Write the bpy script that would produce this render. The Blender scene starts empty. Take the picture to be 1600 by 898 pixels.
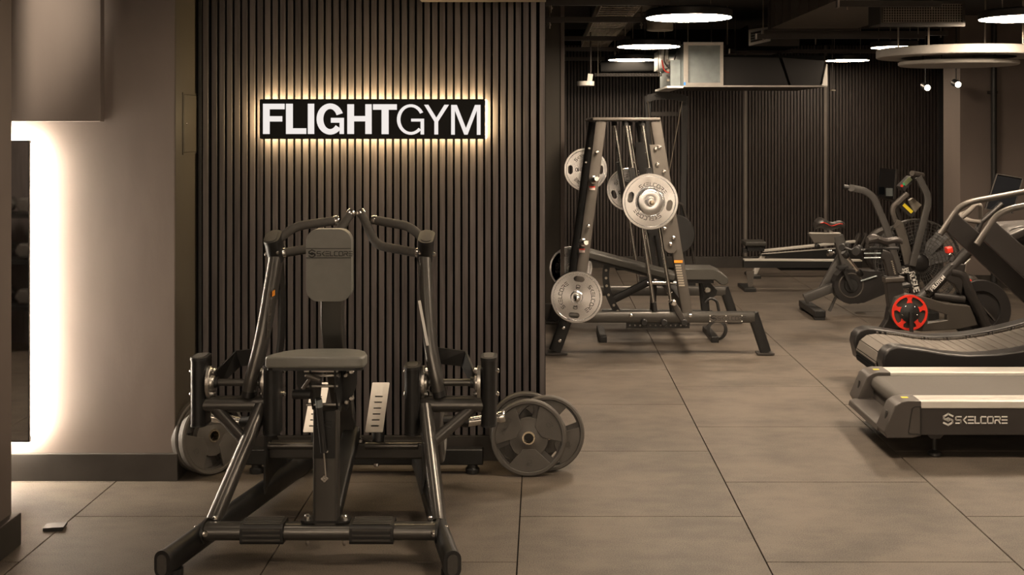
import bpy, bmesh, math, random
from mathutils import Vector, Matrix
from mathutils.geometry import tessellate_polygon

scene = bpy.context.scene
COL = scene.collection

# ------------------------------------------------------------------ camera, world, exposure
FPX = 1731.0          # focal length in pixels of the 1600x898 picture
VX, VY = 847.0, 197.0  # vanishing point of the floor joints
CAMH = 1.75
cam_d = bpy.data.cameras.new('camera')
cam = bpy.data.objects.new('camera', cam_d)
COL.objects.link(cam)
cam.location = (0, 0, CAMH)
cam.rotation_euler = (math.pi / 2, 0, 0)
cam_d.sensor_fit = 'HORIZONTAL'
cam_d.sensor_width = 36.0
cam_d.lens = FPX / 1600.0 * 36.0
cam_d.shift_x = (800 - VX) / 1600.0
cam_d.shift_y = (VY - 449) / 1600.0
cam_d.clip_start = 0.05
scene.camera = cam

world = bpy.data.worlds.new('world')
scene.world = world
world.use_nodes = True
world.node_tree.nodes['Background'].inputs[0].default_value = (1.0, 0.85, 0.68, 1)
world.node_tree.nodes['Background'].inputs[1].default_value = 0.01

scene.view_settings.view_transform = 'Standard'
scene.view_settings.look = 'None'
scene.view_settings.gamma = 1.0
scene.view_settings.use_curve_mapping = False
scene.view_settings.exposure = 1.0
LAMP = 24.0           # emission of the round ceiling lights far back
LAMP_NEAR = 62.0      # the two nearest ones in view
LAMP_MID = 34.0       # the next row towards the camera
LAMP_DIM = 5.0        # the ones left of and before the camera
FILL_REAR = 60.0      # unseen row added behind the camera to light fronts off the pale wall
LAMP_COL = (1.0, 0.79, 0.58)
HALO = 110.0           # LED strip behind the mirror
SIGN_HALO = 24.0      # LED body behind the sign
LETTER = 0.45          # backlit sign letters

# ------------------------------------------------------------------ helpers
def P(px, py, d):
    """world point seen at picture position px,py at distance d"""
    return Vector(((px - VX) * d / FPX, d, CAMH - (py - VY) * d / FPX))

class MB:
    def __init__(s):
        s.v = []; s.f = []
    def add(s, vs, fs):
        o = len(s.v)
        s.v += [Vector(v) for v in vs]
        s.f += [tuple(i + o for i in f) for f in fs]
        return s
    def box(s, x0, x1, y0, y1, z0, z1):
        vs = [(x, y, z) for z in (z0, z1) for y in (y0, y1) for x in (x0, x1)]
        return s.add(vs, [(0, 2, 3, 1), (4, 5, 7, 6), (0, 1, 5, 4), (2, 6, 7, 3), (0, 4, 6, 2), (1, 3, 7, 5)])
    def obox(s, c, u, v, w):
        """box about c with half-extent vectors u, v, w"""
        c, u, v, w = map(Vector, (c, u, v, w))
        vs = [c + a * u + b * v + e * w for e in (-1, 1) for b in (-1, 1) for a in (-1, 1)]
        fs = [(0, 2, 3, 1), (4, 5, 7, 6), (0, 1, 5, 4), (2, 6, 7, 3), (0, 4, 6, 2), (1, 3, 7, 5)]
        if u.cross(v).dot(w) < 0: fs = [tuple(reversed(f)) for f in fs]
        return s.add(vs, fs)
    def sweep(s, pts, w, h, up=(0, 0, 1), kind='oval', n=6, scale=None):
        """profile w (sideways) x h (along up) drawn along pts"""
        pts = [Vector(p) for p in pts]; up = Vector(up)
        prof = profile(w, h, kind, n)
        m = len(prof); vs = []
        N = len(pts)
        for i, p in enumerate(pts):
            a = pts[max(i - 1, 0)]; b = pts[min(i + 1, N - 1)]
            if 0 < i < N - 1:
                t1 = (p - a).normalized(); t2 = (b - p).normalized()
                t = (t1 + t2).normalized()
                k = 1 / max(0.35, math.sqrt(max(0.0, (1 + t1.dot(t2)) / 2)))
            else:
                t = (b - a).normalized(); k = 1
            side = t.cross(up)
            if side.length < 1e-4: side = t.cross(Vector((0, 1, 0.01)))
            side.normalize(); u2 = side.cross(t).normalized()
            # mitre along the bend direction
            if k > 1.001:
                bd = (t2 - t1).normalized()
            sc = scale[i] if scale else 1
            for (x, y) in prof:
                q = side * x * sc + u2 * y * sc
                if k > 1.001: q = q + bd * (q.dot(bd)) * (k - 1)
                vs.append(p + q)
        fs = []
        for i in range(N - 1):
            for j in range(m):
                j2 = (j + 1) % m
                fs.append((i * m + j, i * m + j2, (i + 1) * m + j2, (i + 1) * m + j))
        fs.append(tuple(reversed(range(m)))); fs.append(tuple((N - 1) * m + j for j in range(m)))
        return s.add(vs, fs)
    def tube(s, pts, r, n=12, scale=None):
        return s.sweep(pts, 2 * r, 2 * r, up=ref_up(pts), kind='round', n=n, scale=scale)
    def cyl(s, a, b, r, n=16):
        return s.tube([a, b], r, n)
    def lathe(s, prof, c, axis, n=24, closed=False):
        """prof: list of (radius, offset along axis)"""
        c = Vector(c); ax = Vector(axis).normalized()
        ref = Vector((0, 0, 1)) if abs(ax.z) < 0.9 else Vector((1, 0, 0))
        u = ax.cross(ref).normalized(); v = ax.cross(u).normalized()
        vs = []
        for (r, z) in prof:
            for j in range(n):
                a = 2 * math.pi * j / n
                vs.append(c + ax * z + (u * math.cos(a) + v * math.sin(a)) * r)
        m = len(prof); fs = []
        for i in range(m if closed else m - 1):
            i2 = (i + 1) % m
            for j in range(n):
                j2 = (j + 1) % n
                fs.append((i * n + j, i * n + j2, i2 * n + j2, i2 * n + j))
        if not closed:
            if prof[0][0] > 1e-5: fs.append(tuple(reversed(range(n))))
            if prof[-1][0] > 1e-5: fs.append(tuple((m - 1) * n + j for j in range(n)))
        return s.add(vs, fs)
    def prism(s, loops, o, u, v, t):
        """2D loops (first outer, rest holes) in frame u,v at o, given thickness vector t"""
        o, u, v, t = map(Vector, (o, u, v, t))
        if loops and not isinstance(loops[0][0], (tuple, list)): loops = [loops]
        flat = [p for l in loops for p in l]
        tris = tessellate_polygon([[Vector((p[0], p[1], 0)) for p in l] for l in loops])
        n = len(flat)
        vs = [o + u * p[0] + v * p[1] for p in flat] + [o + u * p[0] + v * p[1] + t for p in flat]
        fs = []
        for tr in tris:
            fs.append(tuple(tr)); fs.append(tuple(reversed([i + n for i in tr])))
        k = 0
        for l in loops:
            m = len(l)
            for i in range(m):
                j = (i + 1) % m
                fs.append((k + i, k + j, n + k + j, n + k + i))
            k += m
        return s.add(vs, fs)
    def ellipsoid(s, c, u, v, w, n=16, m=10):
        c, u, v, w = map(Vector, (c, u, v, w))
        vs = []; fs = []
        for i in range(m + 1):
            th = math.pi * i / m
            for j in range(n):
                a = 2 * math.pi * j / n
                vs.append(c + w * math.cos(th) + (u * math.cos(a) + v * math.sin(a)) * max(math.sin(th), 0.001))
        for i in range(m):
            for j in range(n):
                j2 = (j + 1) % n
                fs.append((i * n + j, (i + 1) * n + j, (i + 1) * n + j2, i * n + j2))
        return s.add(vs, fs)

def ref_up(pts):
    d = Vector(pts[-1]) - Vector(pts[0])
    ax = [abs(d.x), abs(d.y), abs(d.z)]
    i = ax.index(min(ax)); u = [0, 0, 0]; u[i] = 1
    return tuple(u)

def profile(w, h, kind, n):
    if kind == 'rect':
        return [(-w / 2, -h / 2), (w / 2, -h / 2), (w / 2, h / 2), (-w / 2, h / 2)]
    if kind == 'round':
        return [(w / 2 * math.cos(2 * math.pi * i / n), h / 2 * math.sin(2 * math.pi * i / n)) for i in range(n)]
    if kind == 'rrect':
        r = min(w, h) * 0.2
    else:
        r = min(w, h) / 2 * 0.999
    out = []
    for (cx, cy, a0) in ((w / 2 - r, h / 2 - r, 0), (-w / 2 + r, h / 2 - r, 90), (-w / 2 + r, -h / 2 + r, 180), (w / 2 - r, -h / 2 + r, 270)):
        for i in range(n + 1):
            a = math.radians(a0 + 90 * i / n)
            out.append((cx + r * math.cos(a), cy + r * math.sin(a)))
    return out

def rrect(w, h, r, n=5, cx=0, cy=0):
    out = []
    for (x, y, a0) in ((w / 2 - r, h / 2 - r, 0), (-w / 2 + r, h / 2 - r, 90), (-w / 2 + r, -h / 2 + r, 180), (w / 2 - r, -h / 2 + r, 270)):
        for i in range(n + 1):
            a = math.radians(a0 + 90 * i / n)
            out.append((cx + x + r * math.cos(a), cy + y + r * math.sin(a)))
    return out

def circ(r, n=40, cx=0, cy=0):
    return [(cx + r * math.cos(2 * math.pi * i / n), cy + r * math.sin(2 * math.pi * i / n)) for i in range(n)]

def rnd(pts, r, n=5):
    """round the inner corners of a polyline"""
    pts = [Vector(p) for p in pts]
    out = [pts[0]]
    for i in range(1, len(pts) - 1):
        a, p, b = pts[i - 1], pts[i], pts[i + 1]
        d1 = (a - p); d2 = (b - p)
        q = min(r, d1.length * 0.45, d2.length * 0.45)
        s0 = p + d1.normalized() * q; s1 = p + d2.normalized() * q
        for k in range(n + 1):
            t = k / n
            out.append(s0 * (1 - t) ** 2 + p * 2 * t * (1 - t) + s1 * t * t)
    out.append(pts[-1])
    return out

def obj(name, mb, m, parent=None, smooth=True, bevel=0, seg=2, kind=None, label=None):
    """link ONE mesh object; world coordinates in mb are made local to its root"""
    me = bpy.data.meshes.new(name)
    off = Vector((0, 0, 0))
    if parent is not None:
        off = Vector(parent['_o']) if '_o' in parent else Vector((0, 0, 0))
    me.from_pydata([tuple(v - off) for v in mb.v], [], mb.f)
    me.validate()
    bm = bmesh.new(); bm.from_mesh(me)
    bmesh.ops.recalc_face_normals(bm, faces=bm.faces)
    bm.to_mesh(me); bm.free()
    me.materials.append(m)
    if smooth:
        for p in me.polygons: p.use_smooth = True
        me.set_sharp_from_angle(angle=math.radians(35))
    o = bpy.data.objects.new(name, me)
    COL.objects.link(o)
    if parent is not None:
        o.parent = parent
        o['_o'] = tuple(off)
    if bevel:
        b = o.modifiers.new('bevel', 'BEVEL'); b.width = bevel; b.segments = seg
        b.limit_method = 'ANGLE'; b.angle_limit = math.radians(40); b.harden_normals = False
    if kind: o['kind'] = kind
    if label: o['label'] = label
    return o

def thing(name, label, cat, loc, group=None):
    o = bpy.data.objects.new(name, None); COL.objects.link(o)
    o.empty_display_size = 0.1
    o.location = loc
    o['_o'] = tuple(loc)
    o['label'] = label; o['category'] = cat
    if group: o['group'] = group
    return o

def tag(o, label, cat, group=None):
    o['label'] = label; o['category'] = cat
    if group: o['group'] = group
    return o

def struct(name, mb, m, **k):
    o = obj(name, mb, m, None, kind='structure', **k)
    return o

def dup(root, loc, rot=None, label=None):
    r = root.copy(); COL.objects.link(r); r.location = loc
    if rot is not None: r.rotation_euler = rot
    if label: r['label'] = label
    for ch in list(root.children):
        c = ch.copy(); COL.objects.link(c); c.parent = r
        for g in ch.children:
            e = g.copy(); COL.objects.link(e); e.parent = c
    return r

def bolt(mb, c, axis, r=0.009, h=0.008):
    mb.lathe([(r, -0.004), (r, h * 0.6), (r * 0.6, h), (0.0001, h)], c, axis, n=8)

# ------------------------------------------------------------------ stroke lettering
def arc(cx, cy, rx, ry, a0, a1, n=8):
    return [(cx + rx * math.cos(math.radians(a0 + (a1 - a0) * i / n)), cy + ry * math.sin(math.radians(a0 + (a1 - a0) * i / n))) for i in range(n + 1)]
G = {
 'A': (.7, [[(0, 0), (.35, 1), (.7, 0)], [(.12, .33), (.58, .33)]]),
 'B': (.6, [[(0, 0), (0, 1), (.4, 1), (.55, .88), (.55, .62), (.4, .52), (0, .52)], [(.4, .52), (.6, .4), (.6, .12), (.42, 0), (0, 0)]]),
 'C': (.6, [[(.6, 1), (.12, 1), (0, .88), (0, .12), (.12, 0), (.6, 0)]]),
 'D': (.62, [[(0, 0), (0, 1), (.4, 1), (.62, .8), (.62, .2), (.4, 0), (0, 0)]]),
 'E': (.55, [[(.55, 1), (0, 1), (0, 0), (.55, 0)], [(0, .5), (.5, .5)]]),
 'G': (.66, [[(.62, .85), (.5, 1), (.16, 1), (0, .84), (0, .16), (.16, 0), (.64, 0), (.64, .45), (.36, .45)]]),
 'I': (0, [[(0, 0), (0, 1)]]),
 'J': (.4, [[(.4, 1), (.4, .15), (.28, 0), (.1, 0), (0, .15)]]),
 'K': (.6, [[(0, 0), (0, 1)], [(.58, 1), (.02, .48)], [(.15, .55), (.6, 0)]]),
 'L': (.5, [[(0, 1), (0, 0), (.5, 0)]]),
 'N': (.62, [[(0, 0), (0, 1), (.62, 0), (.62, 1)]]),
 'O': (.66, [[(.16, 0), (0, .16), (0, .84), (.16, 1), (.5, 1), (.66, .84), (.66, .16), (.5, 0), (.16, 0)]]),
 'P': (.58, [[(0, 0), (0, 1), (.42, 1), (.58, .88), (.58, .56), (.42, .44), (0, .44)]]),
 'R': (.6, [[(0, 0), (0, 1), (.42, 1), (.58, .88), (.58, .6), (.42, .5), (0, .5)], [(.3, .5), (.6, 0)]]),
 'S': (.6, [[(.6, 1), (.1, 1), (0, .9), (0, .6), (.1, .5), (.5, .5), (.6, .4), (.6, .1), (.5, 0), (0, 0)]]),
 'T': (.64, [[(0, 1), (.64, 1)], [(.32, 1), (.32, 0)]]),
 'U': (.6, [[(0, 1), (0, .15), (.14, 0), (.46, 0), (.6, .15), (.6, 1)]]),
 '0': (.58, [[(.14, 0), (0, .16), (0, .84), (.14, 1), (.44, 1), (.58, .84), (.58, .16), (.44, 0), (.14, 0)]]),
 '1': (.22, [[(0, .82), (.22, 1), (.22, 0)]]),
 '5': (.55, [[(.55, 1), (.04, 1), (0, .56), (.42, .56), (.55, .44), (.55, .12), (.42, 0), (0, 0)]]),
 # the open, squared letters of the gym machines
 's': (.8, [[(.8, 1), (.12, 1), (0, .88), (0, .6), (.1, .5), (.7, .5), (.8, .4), (.8, .12), (.7, 0), (0, 0)]]),
 'k': (.55, [[(.55, 1), (.08, .5), (.55, 0)]]),
 'e': (.75, [[(.02, 1), (.75, 1)], [(.02, .5), (.75, .5)], [(.02, 0), (.75, 0)]]),
 'l': (.62, [[(0, 1), (0, 0), (.62, 0)]]),
 'c': (.75, [[(.75, 1), (.12, 1), (0, .88), (0, .12), (.12, 0), (.75, 0)]]),
 'o': (.85, [[(.12, 0), (0, .12), (0, .88), (.12, 1), (.73, 1), (.85, .88), (.85, .12), (.73, 0), (.12, 0)]]),
 'r': (.8, [[(0, 1), (.7, 1), (.8, .9), (.8, .58), (.7, .48), (.1, .48)], [(.5, .45), (.8, 0)], [(0, 0), (0, .35)]]),
 ' ': (.3, []),
}
def strokes(mb, lines, o, u, v, h, st, t):
    nrm = u.cross(v).normalized()
    for ln in lines:
        for (a, b) in zip(ln[:-1], ln[1:]):
            A = o + u * a[0] * h + v * a[1] * h; B = o + u * b[0] * h + v * b[1] * h
            d = B - A
            if d.length < 1e-7: continue
            L = d.length; d.normalize()
            mb.obox((A + B) / 2 + nrm * t / 2, d * (L / 2 + st * 0.45), nrm.cross(d) * st / 2, nrm * t / 2)
def text(mb, s, o, u, v, h, st, gap=.28, t=0.0015):
    """lettering on a surface; o is the lower left corner, u and v unit vectors"""
    o = Vector(o); u = Vector(u).normalized(); v = Vector(v).normalized()
    x = 0
    for ch in s:
        w, lines = G[ch]
        strokes(mb, lines, o + u * x * h, u, v, h, st, t)
        x += w + gap
    return (x - gap) * h
def hexmark(mb, c, u, v, r, t=0.0015):
    """the hexagonal S emblem in front of the squared letters"""
    c = Vector(c); u = Vector(u).normalized(); v = Vector(v).normalized()
    L = [(.0, 1), (.87, .5)]
    a = [[(.8, .62), (0, 1.0), (-.8, .55), (-.8, .15), (0, -.22), (.42, 0)], [(-.8, -.62), (0, -1.0), (.8, -.55), (.8, -.15), (0, .22), (-.42, 0)]]
    strokes(mb, a, c, u, v, r, r * .3, t)
def skelcore(mb, o, u, v, h, t=0.0015, mark=True, st=.15):
    o = Vector(o); uu = Vector(u).normalized(); vv = Vector(v).normalized()
    if mark:
        hexmark(mb, o + uu * h * .8 + vv * h * .5, uu, vv, h * .85, t)
        o = o + uu * h * 1.95
    return text(mb, 'skelcore', o, uu, vv, h, h * st, .3, t)

# ------------------------------------------------------------------ materials
def mat(name, col, rough=.5, metal=0.0, var=.12, scale=8.0, bump=0.0, bscale=60.0, stretch=(1, 1, 1), rvar=.08, spec=.5, coords='Generated', emit=None):
    m = bpy.data.materials.new(name); m.use_nodes = True
    nt = m.node_tree; b = nt.nodes['Principled BSDF']
    tc = nt.nodes.new('ShaderNodeNewGeometry'); mp = nt.nodes.new('ShaderNodeMapping')
    mp.inputs['Scale'].default_value = stretch
    nt.links.new(tc.outputs['Position'], mp.inputs['Vector'])
    nz = nt.nodes.new('ShaderNodeTexNoise'); nz.inputs['Scale'].default_value = scale; nz.inputs['Detail'].default_value = 4
    nt.links.new(mp.outputs[0], nz.inputs['Vector'])
    cr = nt.nodes.new('ShaderNodeValToRGB')
    cr.color_ramp.elements[0].position = .3; cr.color_ramp.elements[1].position = .7
    cr.color_ramp.elements[0].color = tuple(c * (1 - var) for c in col) + (1,)
    cr.color_ramp.elements[1].color = tuple(min(1, c * (1 + var)) for c in col) + (1,)
    nt.links.new(nz.outputs[0], cr.inputs[0]); nt.links.new(cr.outputs[0], b.inputs['Base Color'])
    mr = nt.nodes.new('ShaderNodeMapRange')
    mr.inputs[3].default_value = max(0.02, rough - rvar); mr.inputs[4].default_value = min(1, rough + rvar)
    nt.links.new(nz.outputs[0], mr.inputs[0]); nt.links.new(mr.outputs[0], b.inputs['Roughness'])
    b.inputs['Metallic'].default_value = metal
    b.inputs['Specular IOR Level'].default_value = spec
    if bump:
        n2 = nt.nodes.new('ShaderNodeTexNoise'); n2.inputs['Scale'].default_value = bscale; n2.inputs['Detail'].default_value = 3
        nt.links.new(mp.outputs[0], n2.inputs['Vector'])
        bp = nt.nodes.new('ShaderNodeBump'); bp.inputs['Strength'].default_value = bump; bp.inputs['Distance'].default_value = 0.004
        nt.links.new(n2.outputs[0], bp.inputs['Height']); nt.links.new(bp.outputs[0], b.inputs['Normal'])
    if emit:
        b.inputs['Emission Color'].default_value = tuple(emit[0]) + (1,); b.inputs['Emission Strength'].default_value = emit[1]
    return m

M = {}
M['floor'] = None
M['wall'] = mat('painted plaster', (.156, .128, .112), .62, var=.10, scale=2.2, bump=.35, bscale=14, stretch=(1, 1, .45))
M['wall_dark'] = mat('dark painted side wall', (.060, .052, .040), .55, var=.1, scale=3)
M['base'] = mat('baseboard paint', (.036, .032, .028), .45, var=.15, scale=9)
M['flat_black'] = mat('black paint and unlit wall', (.012, .011, .011), .7)
M['ceil'] = mat('ceiling paint', (.030, .027, .025), .85)
M['wood'] = None
M['felt'] = mat('black felt', (.006, .006, .006), .95, spec=.1)
M['mirror'] = mat('mirror glass', (.9, .9, .9), .03, 1.0, var=.01, rvar=0)
M['black_frame'] = mat('black frame', (.02, .02, .02), .4)
M['sign_black'] = mat('sign black panel', (.006, .006, .006), .5, spec=.15)
M['paint'] = mat('satin graphite machine paint', (.100, .096, .090), .30, .70, var=.03, scale=4, rvar=.01)
M['paint2'] = mat('textured black machine paint', (.010, .010, .010), .42, .1, var=.2, scale=40)
M['gun'] = mat('gunmetal paint', (.10, .090, .080), .42, .35, var=.06, scale=12)
M['capblk'] = mat('black plastic', (.012, .012, .012), .45, var=.15, scale=30)
M['foam'] = mat('grey foam grip', (.050, .046, .041), .75, var=.12, scale=60, bump=.2, bscale=400)
M['vinyl'] = mat('charcoal vinyl upholstery', (.150, .150, .136), .34, var=.06, scale=20, bump=.12, bscale=500)
M['vinyl_black'] = mat('black bench vinyl', (.045, .043, .038), .38, var=.06, scale=20)
M['vinyl_dk'] = mat('dark stitched vinyl', (.012, .012, .011), .5)
M['chrome'] = mat('chrome', (.76, .74, .71), .22, 1.0, var=.04, rvar=.04)
M['alu'] = mat('brushed aluminium', (.62, .60, .57), .32, 1.0, var=.05, scale=30, stretch=(1, 1, 6))
M['steelplate'] = mat('polished steel plate', (.88, .89, .91), .22, 1.0, var=.02, scale=3, rvar=.02)
_n = M['steelplate'].node_tree; _b = _n.nodes['Principled BSDF']
_t = _n.nodes.new('ShaderNodeTangent'); _t.direction_type = 'RADIAL'; _t.axis = 'Y'
_n.links.new(_t.outputs[0], _b.inputs['Tangent']); _b.inputs['Anisotropic'].default_value = .75
M['engrave'] = mat('engraved black lettering', (.03, .028, .026), .5)
M['rubber'] = mat('black rubber plate', (.050, .046, .042), .55, var=.15, scale=15, bump=.15, bscale=200)
M['rubber_face'] = mat('grey rubber plate face', (.066, .060, .053), .55, var=.12, scale=15, bump=.15, bscale=200)
M['brass'] = mat('steel hub ring', (.62, .54, .42), .28, 1.0)
M['white'] = mat('white lettering', (.70, .69, .66), .45, var=.03)
M['silver_rail'] = mat('pale anodised rail', (.58, .56, .52), .38, .25, var=.03, scale=10)
M['tread_grey'] = mat('grey treadmill plastic', (.062, .055, .050), .42, .15, var=.06)
M['tread_dark'] = mat('dark treadmill side panel', (.034, .030, .028), .45, .1, var=.08)
M['belt'] = mat('running belt', (.070, .063, .055), .7, var=.06, scale=60, bump=.2, bscale=500)
M['slat'] = mat('rubber running slat', (.115, .102, .088), .62, var=.08, scale=20)
M['bright_plate'] = mat('bright brushed foot plate', (.80, .76, .70), .35, .35, var=.04, scale=30)
M['red'] = mat('red plastic', (.62, .035, .02), .35, var=.05)
M['orange'] = mat('orange sticker', (.80, .28, .02), .5, var=.03)
M['yellow'] = mat('yellow sticker', (.75, .58, .02), .5, var=.03)
M['sticker'] = mat('pale sticker', (.55, .45, .42), .5)
M['screen'] = mat('black screen glass', (.006, .007, .009), .12)
M['lcd'] = mat('green display', (.25, .30, .18), .3)
M['duct'] = mat('dark duct', (.085, .070, .056), .6, var=.08)
M['galv'] = mat('galvanised steel', (.27, .31, .32), .42, .6, var=.12, scale=12, bump=.05)
M['strut'] = mat('ceiling strut', (.055, .050, .046), .5, .4)
M['cable'] = mat('cable', (.022, .02, .018), .6)
M['ring'] = mat('pale grey acoustic ring', (.30, .285, .265), .6, var=.03)
M['rodm'] = mat('galvanised rod', (.45, .40, .33), .4, .8)
M['fan'] = mat('fan cage wire', (.060, .058, .055), .45, .4)
M['cream'] = mat('beige plastic', (.30, .27, .22), .5)
M['blue'] = mat('blue tape', (.05, .25, .75), .5)

def emit(name, col, s):
    m = bpy.data.materials.new(name); m.use_nodes = True
    nt = m.node_tree; nt.nodes.remove(nt.nodes['Principled BSDF'])
    e = nt.nodes.new('ShaderNodeEmission'); e.inputs[0].default_value = tuple(col) + (1,); e.inputs[1].default_value = s
    nt.links.new(e.outputs[0], nt.nodes['Material Output'].inputs[0])
    return m
M['lamp'] = emit('lamp diffuser', LAMP_COL, LAMP)
M['lamp_near'] = emit('lamp diffuser bright', LAMP_COL, LAMP_NEAR)
M['lamp_mid'] = emit('lamp diffuser mid', LAMP_COL, LAMP_MID)
M['fill_rear'] = emit('added rear fill', LAMP_COL, FILL_REAR)
M['lamp_dim'] = emit('lamp diffuser dim', LAMP_COL, LAMP_DIM)
M['spot'] = emit('spot lens', (1, .85, .66), 8)
M['halo'] = emit('mirror led', (1.0, .85, .68), HALO)
M['sign_halo'] = emit('sign led', (1.0, .72, .38), SIGN_HALO)
M['letter'] = emit('sign letters', (1.0, .93, .88), LETTER)

def wood_mat(name, c0, c1):
    m = bpy.data.materials.new(name); m.use_nodes = True
    nt = m.node_tree; b = nt.nodes['Principled BSDF']
    g = nt.nodes.new('ShaderNodeNewGeometry'); mp = nt.nodes.new('ShaderNodeMapping'); mp.inputs['Scale'].default_value = (26, 26, 1.2)
    nt.links.new(g.outputs['Position'], mp.inputs[0])
    nz = nt.nodes.new('ShaderNodeTexNoise'); nz.inputs['Scale'].default_value = 3; nz.inputs['Detail'].default_value = 6
    nt.links.new(mp.outputs[0], nz.inputs['Vector'])
    oi = nt.nodes.new('ShaderNodeObjectInfo')
    ad = nt.nodes.new('ShaderNodeMath'); ad.operation = 'MULTIPLY_ADD'; ad.inputs[1].default_value = .45; 
    nt.links.new(oi.outputs['Random'], ad.inputs[0]); nt.links.new(nz.outputs[0], ad.inputs[2])
    cr = nt.nodes.new('ShaderNodeValToRGB')
    cr.color_ramp.elements[0].position = .35; cr.color_ramp.elements[1].position = 1.05
    cr.color_ramp.elements[0].color = c0 + (1,); cr.color_ramp.elements[1].color = c1 + (1,)
    nt.links.new(ad.outputs[0], cr.inputs[0]); nt.links.new(cr.outputs[0], b.inputs['Base Color'])
    b.inputs['Roughness'].default_value = .55
    bp = nt.nodes.new('ShaderNodeBump'); bp.inputs['Strength'].default_value = .15; bp.inputs['Distance'].default_value = .002
    nt.links.new(nz.outputs[0], bp.inputs['Height']); nt.links.new(bp.outputs[0], b.inputs['Normal'])
    return m
M['wood'] = wood_mat('dark stained slat wood', (.040, .034, .034), (.106, .092, .090))

def floor_mat():
    m = bpy.data.materials.new('rubber floor tile'); m.use_nodes = True
    nt = m.node_tree; b = nt.nodes['Principled BSDF']
    g = nt.nodes.new('ShaderNodeNewGeometry')
    def noise(sc, det, st=(1, 1, 1)):
        mp = nt.nodes.new('ShaderNodeMapping'); mp.inputs['Scale'].default_value = st
        nt.links.new(g.outputs['Position'], mp.inputs[0])
        n = nt.nodes.new('ShaderNodeTexNoise'); n.inputs['Scale'].default_value = sc; n.inputs['Detail'].default_value = det
        nt.links.new(mp.outputs[0], n.inputs['Vector']); return n
    big = noise(2.6, 7, (.8, 1.1, 1)); fine = noise(190, 3); mid = noise(11, 6, (.7, 1.2, 1))
    oi = nt.nodes.new('ShaderNodeObjectInfo')
    cr = nt.nodes.new('ShaderNodeValToRGB')
    cr.color_ramp.elements[0].position = .30; cr.color_ramp.elements[1].position = .62
    cr.color_ramp.elements[0].color = (.044, .037, .030, 1); cr.color_ramp.elements[1].color = (.112, .093, .075, 1)
    def math_(op, a, bb, c=None):
        k = nt.nodes.new('ShaderNodeMath'); k.operation = op
        for i, x in enumerate((a, bb, c)):
            if x is None: continue
            if isinstance(x, (int, float)): k.inputs[i].default_value = x
            else: nt.links.new(x, k.inputs[i])
        return k.outputs[0]
    s = math_('MULTIPLY_ADD', mid.outputs[0], .35, math_('MULTIPLY', big.outputs[0], .65))
    s = math_('MULTIPLY_ADD', math_('SUBTRACT', fine.outputs[0], .5), .95, s)
    s = math_('MULTIPLY_ADD', math_('SUBTRACT', oi.outputs['Random'], .5), .05, s)
    nt.links.new(s, cr.inputs[0]); nt.links.new(cr.outputs[0], b.inputs['Base Color'])
    b.inputs['Roughness'].default_value = .58
    b.inputs['Specular IOR Level'].default_value = .35
    bp = nt.nodes.new('ShaderNodeBump'); bp.inputs['Strength'].default_value = .25; bp.inputs['Distance'].default_value = .002
    nt.links.new(fine.outputs[0], bp.inputs['Height']); nt.links.new(bp.outputs[0], b.inputs['Normal'])
    return m
M['floor'] = floor_mat()

# ------------------------------------------------------------------ the room
XL, XR, YB, YF, ZC = -5.6, 5.8, -3.0, 13.75, 2.95

fl = struct('floor', MB().box(XL, XR, YB, YF + .3, -.06, -.012), M['felt'], smooth=False)
# rubber tiles, one metre square, alternate columns staggered
tile_bm = MB()
g = .0025; H = .012
tile_bm.box(g, 1 - g, g, 1 - g, -H, 0)
tile_me = None
for i in range(-5, 6):
    x0 = -.10 + i
    off = .97 if i % 2 == 0 else .45
    for k in range(-3, 13):
        y0 = k + off
        if x0 + 1 > XR + .6 or y0 > YF: continue
        if tile_me is None:
            o = obj('floor_tile', tile_bm, M['floor'], fl, smooth=False, bevel=.0015, seg=1)
            tile_me = o.data; first = o
        else:
            o = first.copy(); COL.objects.link(o)
        o.location = (x0, y0, random.uniform(-.0006, .0006))
        o['kind'] = 'structure' if False else o.get('kind', '') or 'structure'
        del o['kind']

struct('ceiling', MB().box(XL - .2, XR + .2, YB - .2, YF + .4, ZC, ZC + .1), M['ceil'], smooth=False)
struct('wall_right', MB().box(XR, XR + .15, YB, YF, 0, ZC), M['wall'], smooth=False)
struct('wall_left', MB().box(XL - .15, XL, YB, YF, 0, ZC), M['wall'], smooth=False)
struct('wall_rear', MB().box(XL, XR, YB - .15, YB, 0, ZC), mat('pale rear wall', (.55, .52, .48), .7), smooth=False)  # unseen wall, made pale to reflect light onto the machine fronts

# wall with the mirror and its painted side return
struct('wall_mirror', MB().box(XL, -1.817, 5.48, 6.6, 0, ZC), M['wall'], smooth=False, bevel=.004, seg=2)
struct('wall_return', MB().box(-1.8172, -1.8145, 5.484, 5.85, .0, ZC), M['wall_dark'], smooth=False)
# bulkhead over the mirror niche and the near pier
struct('wall_bulkhead', MB().box(-3.4, (157 - VX) * 5.43 / FPX, 5.43, 5.479, CAMH + 7 * 5.43 / FPX, ZC), M['wall'], smooth=False, bevel=.003)
struct('wall_pier', MB().box(-2.33, -2.212, 3.2, 4.62, 0, ZC), M['wall'], smooth=False, bevel=.003)
b = MB(); b.box(-2.345, -2.178, 3.18, 4.635, 0, .136)
struct('baseboard_pier', b, M['base'], smooth=False, bevel=.004)
b = MB(); b.prism([(XL, 5.46), (-1.797, 5.46), (-1.797, 5.80), (-1.8145, 5.80), (-1.8145, 5.48), (XL, 5.48)], (0, 0, 0), (1, 0, 0), (0, 1, 0), (0, 0, .135))
struct('baseboard_left', b, M['base'], smooth=False, bevel=.003)
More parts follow.
